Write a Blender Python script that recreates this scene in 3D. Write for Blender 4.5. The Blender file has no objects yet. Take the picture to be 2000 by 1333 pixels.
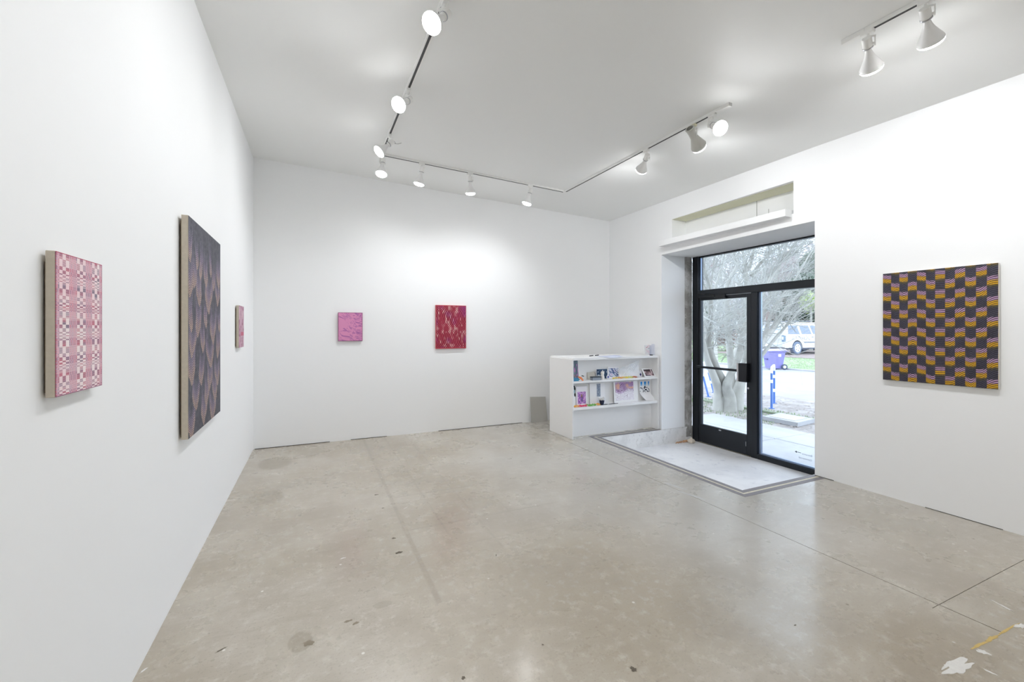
import bpy, bmesh, math, random
import numpy as np
from mathutils import Vector, Matrix, Euler

SC = bpy.context.scene
COL = SC.collection
# ------------------------------------------------------------------ camera
CAM_H = 1.42
TH = math.atan(390 / 850.0)
CC, SS = math.cos(TH), math.sin(TH)
cam_d = bpy.data.cameras.new('camera')
cam = bpy.data.objects.new('camera', cam_d)
COL.objects.link(cam)
cam.location = (0, 0, CAM_H)
cam.rotation_euler = (math.pi / 2, 0, -TH)
cam_d.sensor_width = 36.0
cam_d.lens = 850.0 / 2000 * 36.0
cam_d.shift_y = -(666.5 - 644) / 2000.0
cam_d.clip_end = 300
SC.camera = cam
# ------------------------------------------------------------------ world: overcast daylight
W = bpy.data.worlds.new('overcast_sky')
SC.world = W
W.use_nodes = True
wn = W.node_tree.nodes
wl = W.node_tree.links
bgn = wn['Background']
tc = wn.new('ShaderNodeTexCoord')
sx = wn.new('ShaderNodeSeparateXYZ')
wl.new(tc.outputs['Generated'], sx.inputs[0])
rp = wn.new('ShaderNodeValToRGB')
rp.color_ramp.elements[0].position = 0.0
rp.color_ramp.elements[0].color = (0.66, 0.78, 1.0, 1)
rp.color_ramp.elements[1].position = 0.6
rp.color_ramp.elements[1].color = (0.78, 0.88, 1.0, 1)
wl.new(sx.outputs[2], rp.inputs[0])
wl.new(rp.outputs[0], bgn.inputs[0])
bgn.inputs[1].default_value = 5.0
SC.view_settings.view_transform = 'Standard'
SC.view_settings.look = 'None'
SC.view_settings.gamma = 1.0
SC.view_settings.use_curve_mapping = False
SC.view_settings.exposure = 0.0
LAMP_STRENGTH = 34.0
SPOT_WATTS = 25.5
try:
    SC.cycles.max_bounces = 14
    SC.cycles.diffuse_bounces = 10
    SC.cycles.transparent_max_bounces = 12
    SC.cycles.sample_clamp_indirect = 6.0
    SC.cycles.caustics_reflective = False
    SC.cycles.caustics_refractive = False
except Exception:
    pass

# ------------------------------------------------------------------ measuring helpers
def ray(px, py):
    r = (px - 1000.0) / 850.0
    return (r * CC + SS, -r * SS + CC, -(py - 644.0) / 850.0)
def onX(px, py, X):
    a, b, c = ray(px, py); t = X / a
    return Vector((X, b * t, CAM_H + c * t))
def onY(px, py, Y):
    a, b, c = ray(px, py); t = Y / b
    return Vector((a * t, Y, CAM_H + c * t))
def onZ(px, py, Z):
    a, b, c = ray(px, py); t = (Z - CAM_H) / c
    return Vector((a * t, b * t, Z))
def onD(px, py, D):          # point at distance D along the optical axis
    a, b, c = ray(px, py)
    return Vector((a * D, b * D, CAM_H + c * D))
def wx(Y):
    return 4.443 if Y < 2.62 else 4.443 + (Y - 2.62) * .0252
def lwx(Y):
    return -.635 - .0065 * (5.95 - Y)
def cz(X, Y):
    return 3.455 - .0427 * (X + .635) - .012 * (5.95 - Y)

# ------------------------------------------------------------------ materials
def s2l(c):
    return tuple((x / 12.92 if x <= .04045 else ((x + .055) / 1.055) ** 2.4) for x in c)
def rgb(r, g, b):
    return s2l((r / 255., g / 255., b / 255.)) + (1,)
MATS = {}
def mat(name, col, rough=.6, metal=0, spec=.5, noise=0, nscale=20, bump=0, bscale=60, coat=0, emit=None, alpha=1, trans=0):
    if name in MATS: return MATS[name]
    m = bpy.data.materials.new(name); m.use_nodes = True
    nt = m.node_tree; N = nt.nodes; L = nt.links
    b = N['Principled BSDF']
    b.inputs['Base Color'].default_value = col
    b.inputs['Roughness'].default_value = rough
    b.inputs['Metallic'].default_value = metal
    b.inputs['Specular IOR Level'].default_value = spec
    b.inputs['Coat Weight'].default_value = coat
    b.inputs['Alpha'].default_value = alpha
    b.inputs['Transmission Weight'].default_value = trans
    t = N.new('ShaderNodeTexCoord')
    if noise:
        n = N.new('ShaderNodeTexNoise'); n.inputs['Scale'].default_value = nscale
        n.inputs['Detail'].default_value = 5
        L.new(t.outputs['Object'], n.inputs['Vector'])
        mr = N.new('ShaderNodeMapRange')
        mr.inputs[1].default_value = .3; mr.inputs[2].default_value = .7
        mr.inputs[3].default_value = 1 - noise; mr.inputs[4].default_value = 1 + noise
        L.new(n.outputs[0], mr.inputs[0])
        v = N.new('ShaderNodeVectorMath'); v.operation = 'SCALE'
        v.inputs[0].default_value = col[:3]
        L.new(mr.outputs[0], v.inputs['Scale'])
        L.new(v.outputs[0], b.inputs['Base Color'])
    if bump:
        n2 = N.new('ShaderNodeTexNoise'); n2.inputs['Scale'].default_value = bscale
        n2.inputs['Detail'].default_value = 6
        L.new(t.outputs['Object'], n2.inputs['Vector'])
        bp = N.new('ShaderNodeBump'); bp.inputs['Strength'].default_value = bump
        bp.inputs['Distance'].default_value = .01
        L.new(n2.outputs[0], bp.inputs['Height'])
        L.new(bp.outputs[0], b.inputs['Normal'])
    if emit:
        b.inputs['Emission Color'].default_value = emit[0]
        b.inputs['Emission Strength'].default_value = emit[1]
    MATS[name] = m
    return m

class X:      # tiny arithmetic on shader sockets
    nt = None
    def __init__(s, sock): s.s = sock
    @staticmethod
    def op(o, *a, clamp=False):
        n = X.nt.nodes.new('ShaderNodeMath'); n.operation = o; n.use_clamp = clamp
        for i, v in enumerate(a):
            if isinstance(v, X): X.nt.links.new(v.s, n.inputs[i])
            else: n.inputs[i].default_value = v
        return X(n.outputs[0])
    def __add__(s, o): return X.op('ADD', s, o)
    def __radd__(s, o): return X.op('ADD', s, o)
    def __sub__(s, o): return X.op('SUBTRACT', s, o)
    def __rsub__(s, o): return X.op('SUBTRACT', o, s)
    def __mul__(s, o): return X.op('MULTIPLY', s, o)
    def __rmul__(s, o): return X.op('MULTIPLY', s, o)
def xn(vec, scale, detail=4, rough=.5, dist=0):
    n = X.nt.nodes.new('ShaderNodeTexNoise')
    n.inputs['Scale'].default_value = scale; n.inputs['Detail'].default_value = detail
    n.inputs['Roughness'].default_value = rough; n.inputs['Distortion'].default_value = dist
    X.nt.links.new(vec, n.inputs['Vector'])
    return X(n.outputs[0])
def smooth(v, a, b, lo=0., hi=1.):
    n = X.nt.nodes.new('ShaderNodeMapRange'); n.interpolation_type = 'SMOOTHSTEP'
    X.nt.links.new(v.s, n.inputs[0])
    n.inputs[1].default_value = a; n.inputs[2].default_value = b
    n.inputs[3].default_value = lo; n.inputs[4].default_value = hi
    return X(n.outputs[0])
def mixc(a, b, f):
    n = X.nt.nodes.new('ShaderNodeMix'); n.data_type = 'RGBA'
    for sk, v in ((n.inputs[6], a), (n.inputs[7], b)):
        if isinstance(v, tuple): sk.default_value = v
        else: X.nt.links.new(v, sk)
    if isinstance(f, X): X.nt.links.new(f.s, n.inputs[0])
    else: n.inputs[0].default_value = f
    return n.outputs[2]

def concrete_floor_mat():
    m = bpy.data.materials.new('polished_concrete'); m.use_nodes = True
    X.nt = m.node_tree; N = m.node_tree.nodes; L = m.node_tree.links
    b = N['Principled BSDF']
    g = N.new('ShaderNodeNewGeometry'); p = g.outputs['Position']
    sp = N.new('ShaderNodeSeparateXYZ'); L.new(p, sp.inputs[0])
    px, py = X(sp.outputs[0]), X(sp.outputs[1])
    big = xn(p, .75, 3, .5, .2)
    mid = xn(p, 2.6, 9, .68, .05)
    fine = xn(p, 16, 8, .7)
    grit = xn(p, 90, 3, .6)
    c = mixc(rgb(172, 162, 145), rgb(191, 184, 172), smooth(big, .35, .65))
    c = mixc(c, rgb(160, 149, 132), smooth(mid, .38, .76) * .6)
    str_ = N.new('ShaderNodeMapping'); str_.inputs['Scale'].default_value = (2.2, 9, 1); str_.inputs['Rotation'].default_value = (0, 0, .5); L.new(p, str_.inputs[0])
    c = mixc(c, rgb(154, 142, 125), smooth(xn(str_.outputs[0], 2.2, 10, .78, 0), .48, .72) * .45)
    c = mixc(c, rgb(212, 208, 200), smooth(fine, .50, .72) * .5)
    c = mixc(c, rgb(132, 122, 108), smooth(grit, .56, .70) * .38)
    # darker worn patches in the middle of the room, with sharp tide-mark edges
    edge = xn(p, 1.05, 7, .6, .05)
    c = mixc(c, rgb(158, 148, 134), smooth(edge, .47, .62) * .35)
    c = mixc(c, rgb(190, 190, 188), smooth(px + (big - .5) * 3, 1.2, 3.0) * smooth(py, .8, 2.6) * .45)  # paler, more neutral grey towards the entrance side
    # ghost lines of removed floor tiles
    def line(v, at, w, amt, lo, hi, u, extra=None):
        d = X.op('ABSOLUTE', v - at)
        k = smooth(d, w * .4, w, 1, 0) * amt
        k = k * smooth(u, lo - .05, lo + .05) * smooth(u, hi - .05, hi + .05, 1, 0)
        return k * smooth(fine, .38, .58, .25, 1)
    tot = None
    for at, w, amt, lo, hi in ((.60, .022, .45, 2.2, 5.95), (.86, .012, .35, 2.9, 5.95), (1.13, .012, .3, 2.6, 5.95), (1.40, .010, .22, 3.0, 5.95)):
        k = line(px, at, w, amt, lo, hi, py); tot = k if tot is None else tot + k
    for at, w, amt, lo, hi in ((3.75, .012, .5, .6, 1.35), (3.1, .014, .4, .6, 1.8), (4.4, .008, .3, .6, 1.6), (5.0, .008, .2, .6, 1.6), (2.75, .01, .3, .9, 1.7)):
        tot = tot + line(py, at, w, amt, lo, hi, px)
    c = mixc(c, rgb(134, 124, 110), X.op('MINIMUM', tot, .8))
    # round oil stains by the left wall and scattered dark spots
    def spot(cx, cy, rx, ry, amt):
        dx = (px - cx) * (1 / rx); dy = (py - cy) * (1 / ry)
        d = dx * dx + dy * dy + (mid - .5) * 1.2
        return smooth(d, .75, 1.1, 1, 0) * amt
    st = spot(-.36, 5.25, .17, .24, .55) + spot(-.36, 4.2, .14, .17, .45) + spot(-.05, 2.2, .05, .07, .5) + spot(-.02, 5.35, .06, .07, .4) + spot(.33, 2.32, .05, .03, .4)
    c = mixc(c, rgb(146, 136, 118), st)
    # tiny specks of paint
    vor = N.new('ShaderNodeTexVoronoi'); vor.inputs['Scale'].default_value = 5.5
    L.new(p, vor.inputs['Vector'])
    c = mixc(c, rgb(232, 230, 224), smooth(X(vor.outputs['Distance']), .03, .05, .8, 0))
    v2 = N.new('ShaderNodeTexVoronoi'); v2.inputs['Scale'].default_value = 3.1
    mp = N.new('ShaderNodeMapping'); mp.inputs['Location'].default_value = (3.3, 1.7, 0)
    L.new(p, mp.inputs[0]); L.new(mp.outputs[0], v2.inputs['Vector'])
    c = mixc(c, rgb(95, 86, 74), smooth(X(v2.outputs['Distance']) + (fine - .5) * .04, .02, .035, .6, 0))
    L.new(c, b.inputs['Base Color'])
    ro = smooth(mid, .3, .7, .22, .34) + smooth(big, .3, .7, -.03, .05)
    L.new(ro.s, b.inputs['Roughness'])
    b.inputs['Specular IOR Level'].default_value = .55; b.inputs['Coat Weight'].default_value = .35; b.inputs['Coat Roughness'].default_value = .16
    bp = N.new('ShaderNodeBump'); bp.inputs['Strength'].default_value = .10; bp.inputs['Distance'].default_value = .004
    L.new(fine.s, bp.inputs['Height']); L.new(bp.outputs[0], b.inputs['Normal'])
    return m

def patchy_mat(name, c1, c2, c3, s1=3, s2=14, a=.5, rough=.6, bump=.2):
    m = bpy.data.materials.new(name); m.use_nodes = True
    X.nt = m.node_tree; N = m.node_tree.nodes; L = m.node_tree.links
    b = N['Principled BSDF']; g = N.new('ShaderNodeNewGeometry'); p = g.outputs['Position']
    n1 = xn(p, s1, 5, .6, .3); n2 = xn(p, s2, 6, .65)
    c = mixc(c1, c2, smooth(n1, .4, .62)); c = mixc(c, c3, smooth(n2, .56, .7) * a)
    L.new(c, b.inputs['Base Color']); b.inputs['Roughness'].default_value = rough
    bp = N.new('ShaderNodeBump'); bp.inputs['Strength'].default_value = bump; bp.inputs['Distance'].default_value = .01
    L.new(n2.s, bp.inputs['Height']); L.new(bp.outputs[0], b.inputs['Normal'])
    return m

def vcol_mat(name, rough=.65):
    if name in MATS: return MATS[name]
    m = bpy.data.materials.new(name); m.use_nodes = True
    N = m.node_tree.nodes; L = m.node_tree.links; b = N['Principled BSDF']
    a = N.new('ShaderNodeAttribute'); a.attribute_name = 'paint'
    L.new(a.outputs['Color'], b.inputs['Base Color'])
    b.inputs['Roughness'].default_value = rough; b.inputs['Specular IOR Level'].default_value = .25
    MATS[name] = m
    return m

def glass_mat(name='clear_glass', tint=(.96, .985, 1, 1)):
    m = bpy.data.materials.new(name); m.use_nodes = True
    N = m.node_tree.nodes; L = m.node_tree.links
    N.remove(N['Principled BSDF'])
    t = N.new('ShaderNodeBsdfTransparent'); t.inputs[0].default_value = tint
    g = N.new('ShaderNodeBsdfGlossy'); g.inputs['Roughness'].default_value = .02
    f = N.new('ShaderNodeFresnel'); f.inputs[0].default_value = 1.35
    mx = N.new('ShaderNodeMixShader')
    L.new(f.outputs[0], mx.inputs[0]); L.new(t.outputs[0], mx.inputs[1]); L.new(g.outputs[0], mx.inputs[2])
    L.new(mx.outputs[0], N['Material Output'].inputs[0])
    return m

WALL = mat('white_wall_paint', rgb(242, 243, 244), .75, spec=.3, bump=.02, bscale=180)
CEIL = mat('white_ceiling_paint', rgb(238, 239, 238), .6, spec=.4)
WHITE = mat('white_laminate', rgb(238, 238, 238), .45)
WMETAL = mat('white_enamel', rgb(240, 240, 238), .4)
WPLAS = mat('ivory_plastic', rgb(226, 222, 196), .5)
DARKSLOT = mat('dark_track_slot', rgb(58, 58, 60), .6)
BLACKAL = mat('black_anodised_aluminium', rgb(33, 37, 43), .38, metal=.3, spec=.5)
BLACKPL = mat('black_plastic', rgb(17, 19, 24), .4)
STEEL = mat('brushed_steel', rgb(190, 190, 195), .35, metal=.9)
GLASS = glass_mat()
FLOOR = concrete_floor_mat()
DARK = mat('dark_gap', rgb(45, 42, 38), .9)
LINEN = mat('raw_linen_canvas', rgb(196, 186, 170), .85, noise=.05, nscale=60, bump=.1, bscale=300)
CREAMC = mat('primed_canvas_edge', rgb(226, 222, 212), .8, noise=.03, nscale=60)
WOOD = mat('pine_stretcher', rgb(120, 104, 84), .8)
PAPER = mat('white_paper', rgb(243, 243, 245), .7)

# ------------------------------------------------------------------ mesh builder
class MB:
    def __init__(s): s.v = []; s.f = []
    def raw(s, v, f):
        n = len(s.v); s.v += [tuple(a) for a in v]; s.f += [tuple(i + n for i in q) for q in f]; return s
    def box(s, a, b, M=None):
        (x0, y0, z0), (x1, y1, z1) = a, b
        v = [(x0, y0, z0), (x1, y0, z0), (x1, y1, z0), (x0, y1, z0), (x0, y0, z1), (x1, y0, z1), (x1, y1, z1), (x0, y1, z1)]
        if M: v = [M @ Vector(q) for q in v]
        return s.raw(v, [(0, 3, 2, 1), (4, 5, 6, 7), (0, 1, 5, 4), (1, 2, 6, 5), (2, 3, 7, 6), (3, 0, 4, 7)])
    def bbox(s, a, b, r=.004, M=None):      # box with chamfered edges
        bm = bmesh.new(); bmesh.ops.create_cube(bm, size=1)
        c = [(p + q) / 2 for p, q in zip(a, b)]; d = [abs(q - p) for p, q in zip(a, b)]
        for v in bm.verts: v.co = Vector((c[0] + v.co.x * d[0], c[1] + v.co.y * d[1], c[2] + v.co.z * d[2]))
        bmesh.ops.bevel(bm, geom=bm.edges[:], offset=min(r, min(d) * .45), segments=1, affect='EDGES')
        bm.verts.ensure_lookup_table()
        vs = [M @ v.co if M else v.co.copy() for v in bm.verts]
        s.raw(vs, [[v.index for v in f.verts] for f in bm.faces]); bm.free(); return s
    def prism(s, poly, z0, z1):
        n = len(poly)
        g0 = z0 if callable(z0) else (lambda x, y: z0)
        g1 = z1 if callable(z1) else (lambda x, y: z1)
        v = [(x, y, g0(x, y)) for x, y in poly] + [(x, y, g1(x, y)) for x, y in poly]
        area = sum(poly[i][0] * poly[(i + 1) % n][1] - poly[(i + 1) % n][0] * poly[i][1] for i in range(n))
        f = [tuple(range(n))[::-1], tuple(range(n, 2 * n))] + [(i, (i + 1) % n, (i + 1) % n + n, i + n) for i in range(n)]
        if area < 0: f = [q[::-1] for q in f]
        return s.raw(v, f)
    def tube(s, pts, rad, n=8, caps=True):
        pts = [Vector(p) for p in pts]
        rads = rad if isinstance(rad, (list, tuple)) else [rad] * len(pts)
        base = len(s.v); prev = None
        for i, p in enumerate(pts):
            t = (pts[min(i + 1, len(pts) - 1)] - pts[max(i - 1, 0)])
            if t.length < 1e-9: t = Vector((0, 0, 1))
            t.normalize()
            if prev is None:
                u = t.orthogonal().normalized()
            else:
                u = (prev - t * prev.dot(t))
                u = u.normalized() if u.length > 1e-6 else t.orthogonal().normalized()
            prev = u; w = t.cross(u)
            for k in range(n):
                a = 2 * math.pi * k / n
                s.v.append(tuple(p + (u * math.cos(a) + w * math.sin(a)) * rads[i]))
        for i in range(len(pts) - 1):
            for k in range(n):
                a = base + i * n + k; b_ = base + i * n + (k + 1) % n
                s.f.append((a, b_, b_ + n, a + n))
        if caps:
            s.f.append(tuple(base + k for k in range(n))[::-1])
            s.f.append(tuple(base + (len(pts) - 1) * n + k for k in range(n)))
        return s
    def lathe(s, prof, n=24, M=None, caps=True):     # prof: (r, z) list around local z
        base = len(s.v)
        for r, z in prof:
            for k in range(n):
                a = 2 * math.pi * k / n
                q = Vector((r * math.cos(a), r * math.sin(a), z))
                s.v.append(tuple(M @ q if M else q))
        for i in range(len(prof) - 1):
            for k in range(n):
                a = base + i * n + k; b_ = base + i * n + (k + 1) % n
                s.f.append((a, b_, b_ + n, a + n))
        if caps:
            s.f.append(tuple(base + k for k in range(n))[::-1])
            s.f.append(tuple(base + (len(prof) - 1) * n + k for k in range(n)))
        return s
    def sheet(s, fn, nu, nv, thick=.002, nrm=(0, -1, 0)):    # thin curved sheet with real thickness
        N = Vector(nrm) * thick
        b0 = len(s.v); k = (nu + 1) * (nv + 1)
        P = [Vector(fn(i / nu, j / nv)) for j in range(nv + 1) for i in range(nu + 1)]
        s.v += [tuple(p) for p in P] + [tuple(p - N) for p in P]
        id_ = lambda i, j: b0 + j * (nu + 1) + i
        for j in range(nv):
            for i in range(nu):
                q = (id_(i, j), id_(i + 1, j), id_(i + 1, j + 1), id_(i, j + 1))
                s.f.append(q); s.f.append(tuple(a + k for a in q[::-1]))
        rim = [id_(i, 0) for i in range(nu + 1)] + [id_(nu, j) for j in range(1, nv + 1)] + [id_(i, nv) for i in range(nu - 1, -1, -1)] + [id_(0, j) for j in range(nv - 1, 0, -1)]
        for a, b_ in zip(rim, rim[1:] + rim[:1]): s.f.append((a, a + k, b_ + k, b_))
        return s
    def build(s, name, m, parent=None, smooth=False, loc=None):
        me = bpy.data.meshes.new(name)
        off = Vector((0, 0, 0))
        if parent is not None: off = wloc(parent)
        if loc is not None: off = Vector(loc)
        vs = [(a[0] - off[0], a[1] - off[1], a[2] - off[2]) for a in s.v]
        me.from_pydata(vs, [], s.f); me.update()
        if smooth:
            me.shade_smooth()
            try: me.set_sharp_from_angle(angle=math.radians(40))
            except Exception: pass
        me.materials.append(m)
        o = bpy.data.objects.new(name, me); COL.objects.link(o)
        if parent is not None:
            o.parent = parent
            if loc is not None: o.location = off - wloc(parent)
        elif loc is not None: o.location = off
        return o
def wloc(o):
    v = Vector(o.location)
    while o.parent: o = o.parent; v = v + Vector(o.location)
    return v
def centre_origin(o):      # put a single-mesh thing's origin at its base centre
    me = o.data; c = [Vector(v.co) for v in me.vertices]
    lo = Vector((min(v[i] for v in c) for i in range(3))); hi = Vector((max(v[i] for v in c) for i in range(3)))
    p = Vector(((lo.x + hi.x) / 2, (lo.y + hi.y) / 2, lo.z))
    me.transform(Matrix.Translation(-p)); o.location = Vector(o.location) + p
    for ch in o.children: ch.location = Vector(ch.location) - p
    return o
def empty(name, loc, label=None, cat=None, group=None):
    o = bpy.data.objects.new(name, None); COL.objects.link(o); o.location = loc; o.empty_display_size = .1
    return tag(o, label, cat, group)
def tag(o, label=None, cat=None, group=None, kind=None):
    if label: o['label'] = label
    if cat: o['category'] = cat
    if group: o['group'] = group
    if kind: o['kind'] = kind
    return o
def struct(o, label, cat=None):
    o['kind'] = 'structure'; o['label'] = label
    o['category'] = cat or 'setting'
    return o

# ================================================================== SETTING
YB, YF = 5.95, -4.2
# floor: sub-base, cast slabs with open joints, sunken entry slab
fl = MB().prism([(-.9, YF - .2), (5.3, YF - .2), (5.3, 6.2), (-.9, 6.2)], -.62, -.5).build('floor', DARK)
struct(fl, 'stained polished grey-beige concrete floor of the gallery room', 'floor')
JX, JY = 2.934, 1.12
MB().prism([(-.8, YF - .15), (4.6, YF - .15), (4.6, JY), (JX + .006, JY), (JX + .006, .9), (JX, .9), (JX, JY), (2.87, JY), (2.87, JY + .003),
            (JX, JY + .003), (JX, 6.1), (-.8, 6.1)], -.5, 0).build('concrete_slab', FLOOR, fl)
MB().prism([(JX + .005, JY + .003), (4.6, JY + .003), (4.6, 2.64), (3.45, 2.64), (3.45, 4.72), (5.19, 4.72), (5.19, 6.1), (JX + .006, 6.1)], -.5, 0).build('concrete_slab', FLOOR, fl)
PALEC = patchy_mat('pale_worn_entry_concrete', rgb(226, 226, 229), rgb(240, 240, 242), rgb(188, 190, 202), 1.6, 10, .45, .5, .08)
CURB = patchy_mat('whitewashed_concrete', rgb(238, 238, 238), rgb(226, 226, 226), rgb(160, 160, 158), 5, 30, .5, .8, .4)
e_ = MB().prism([(3.44, 2.63), (5.2, 2.63), (5.2, 4.73), (3.44, 4.73)], -.5, -.21).build('entry_slab', PALEC, fl)
e_['label'] = 'sunken pale concrete entry slab inside the glass door'
# whitewashed curb face with chips, along the left side of the sunken entry
rnd = random.Random(5)
nu = 40
cv = MB().sheet(lambda u, v: (3.45 + u * 1.6, 4.716 - .006 * rnd.random() - (.012 * (1 - v) if v < .3 else 0), -.21 + v * .207), nu, 6, .01, (0, -1, 0))
struct(cv.build('trim_1', CURB, None, True), 'chipped whitewashed concrete curb face at the left of the sunken entry', 'curb')
# walls
struct(MB().prism([(lwx(YB), YB), (lwx(YF), YF), (lwx(YF) - .15, YF), (lwx(YB) - .15, YB)], -.02, 3.7).build('wall_left', WALL), 'plain white gallery wall on the left carrying three paintings', 'wall')
struct(MB().prism([(-.9, YB), (4.75, YB), (4.75, YB + .15), (-.9, YB + .15)], -.02, 3.7).build('wall_back', WALL), 'plain white gallery wall at the back with two small paintings', 'wall')
struct(MB().prism([(-.9, YF), (5.2, YF), (5.2, YF - .15), (-.9, YF - .15)], -.02, 3.7).build('wall_front', WALL), 'white wall behind the viewer', 'wall')
wr = MB()
wr.prism([(4.443, YF), (5.2, YF), (5.2, 2.62), (4.443, 2.62)], -.02, 3.7)
wr.prism([(wx(4.72), 4.72), (4.936, 4.72), (4.936, 6.1), (wx(6.1), 6.1)], 0, 3.7)
wr.prism([(4.936, 5.0), (5.2, 5.0), (5.2, 6.1), (4.936, 6.1)], 0, 3.7)
def strip(y0, y1, z0, z1, x1=5.2, x0=None):
    a = wx(y0) if x0 is None else x0; b = wx(y1) if x0 is None else x0
    wr.prism([(a, y0), (x1, y0), (x1, y1), (b, y1)], z0, z1)
strip(2.62, 4.72, 2.935, 3.7)
strip(2.62, 2.83, 2.478, 2.935)
strip(4.52, 4.72, 2.478, 2.935)
strip(2.83, 4.52, 2.478, 2.60)
strip(2.83, 4.52, 2.60, 2.935, 5.2, 4.747)
strip(4.72, 5.0, 2.478, 3.7, 5.2, 4.936)
wro = wr.build('wall_right', WALL); struct(wro, 'white wall on the right with the recessed glass entrance and a niche above it', 'wall')
MB().box((4.50, 2.832, 2.930), (4.746, 4.518, 2.9345)).build('niche_soffit', mat('pale_olive_panel', rgb(214, 212, 188), .8), wro)  # thin added panel, tinted olive so the niche top contrasts with the walls
sm = MB().box((4.744, 3.445, 2.60), (4.747, 3.450, 2.93)).box((4.744, 3.30, 2.62), (4.7465, 3.304, 2.80)).build('panel_seam', mat('seam_grey', rgb(150, 150, 146), .8), wro)  # grey strips for the panel seam and a small mark beside it
# raw concrete pier between the plastered jamb and the door frame
PIER = patchy_mat('raw_grey_concrete', rgb(152, 150, 146), rgb(196, 196, 196), rgb(70, 66, 60), 6, 34, .6, .9, .8)
pv = MB().sheet(lambda u, v: (4.936 + u * .145, 4.722 - .012 * math.sin(3.1 * u) - .004 * rnd.random(), -.21 + v * 2.69), 5, 60, .27, (0, -1, 0))
struct(pv.build('trim_2', PIER, None, True), 'raw mottled grey concrete pier between white jamb and black door frame', 'pier')
gp = MB().box((-.62, YB - .003, .0002), (.2, YB, .006)).box((.45, YB - .003, .0002), (.9, YB, .005)).box((1.6, YB - .003, .0002), (2.9, YB, .006)).build('base_gap', DARK, None)
struct(gp, 'thin dark gap at the foot of the back wall', 'gap')
gp = MB().box((4.440, 1.35, .0002), (4.443, 1.78, .0035)).box((4.440, 2.45, .0002), (4.443, 2.62, .005)).build('base_gap', DARK, None)
struct(gp, 'thin dark gap at the foot of the right wall', 'gap')
# ceiling
struct(MB().prism([(-.9, YF - .15), (5.2, YF - .15), (5.2, 6.1), (-.9, 6.1)], cz, lambda x, y: cz(x, y) + .12).build('ceiling', CEIL), 'plain light grey-white plaster ceiling', 'ceiling')
# ledge under the niche
lg = MB().bbox((4.352, 2.85, 2.568), (4.51, 4.62, 2.642), .003).build('trim_3', WALL); struct(lg, 'thick white ledge projecting below the niche over the entrance', 'ledge')
# painted border lines around the sunken entry (two grey tapes with a cream line between)
GT = mat('grey_floor_tape', rgb(128, 124, 128), .55, noise=.1, nscale=30); CT = mat('cream_painted_line', rgb(206, 200, 182), .6, noise=.06, nscale=30)
t_ = empty('floor_tape', (3.39, 2.6, 0), 'double grey floor tape with cream line edging the sunken entry', 'tape')
def lrun(a, b, z=.0012):    # band offset a..b outside the pit edge
    xo, xi = 3.45 - b, 3.45 - a; yo, yi = 2.645 - b, 2.645 - a; fo, fi = 4.71 + b, 4.71 + a
    return [MB().box((xo, yo, 0.0002), (xi, fo, z)), MB().box((xi, yo, .0002), (min(4.44, 4.44), yi, z)), MB().box((xi, fi, .0002), (4.46, fo, z))]
for k in lrun(.003, .05): k.build('tape_strip', GT, t_)
for k in lrun(.05, .072, .0008): k.build('cream_line', CT, t_)
for k in lrun(.072, .12): k.build('tape_strip', GT, t_)

# ================================================================== ENTRANCE
FX = 5.08
dr = empty('door_1', (FX + .05, 4.2, -.21)); struct(dr, 'black aluminium storefront frame with glass door, sidelight and transom', 'door frame')
fr = MB()
fr.bbox((FX, 4.61, -.21), (FX + .11, 4.712, 2.515)).build('jamb_post', BLACKAL, dr)
MB().bbox((FX, 2.625, -.21), (FX + .11, 2.68, 2.515)).build('jamb_post', BLACKAL, dr)
h_ = MB().bbox((FX, 2.68, 2.487), (FX + .11, 4.61, 2.50)).bbox((FX + .02, 2.68, 2.46), (FX + .09, 4.61, 2.487)); h_.build('head_bar', BLACKAL, dr)
MB().bbox((FX, 2.68, 1.893), (FX + .11, 4.61, 1.985)).build('transom_bar', BLACKAL, dr)
MB().bbox((FX, 3.69, -.21), (FX + .11, 3.772, 1.893)).build('mullion', BLACKAL, dr)
MB().bbox((FX, 2.68, -.21), (FX + .11, 3.69, -.150)).build('sill_bar', BLACKAL, dr)
BLUEAL = mat('clear_anodised_glazing_bead', rgb(150, 168, 196), .3, metal=.7)
MB().box((FX + .035, 3.655, -.148), (FX + .05, 3.688, 1.891)).build('glazing_bead', BLUEAL, dr)
MB().box((FX + .03, 2.68, -.149), (FX + .055, 3.655, -.128)).build('glazing_bead', BLUEAL, dr)
MB().box((FX + .035, 4.588, 1.987), (FX + .05, 4.609, 2.458)).build('glazing_bead', BLUEAL, dr)
MB().box((FX + .05, 2.68, -.130), (FX + .058, 3.66, 1.893)).build('sidelight_glass', GLASS, dr)
MB().box((FX + .05, 2.68, 1.985), (FX + .058, 4.60, 2.462)).build('transom_glass', GLASS, dr)
th_ = MB().box((FX + .0, 3.772, -.21), (FX + .11, 4.61, -.203)); th_.build('threshold', mat('dull_threshold', rgb(120, 116, 104), .6), dr)
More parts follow.
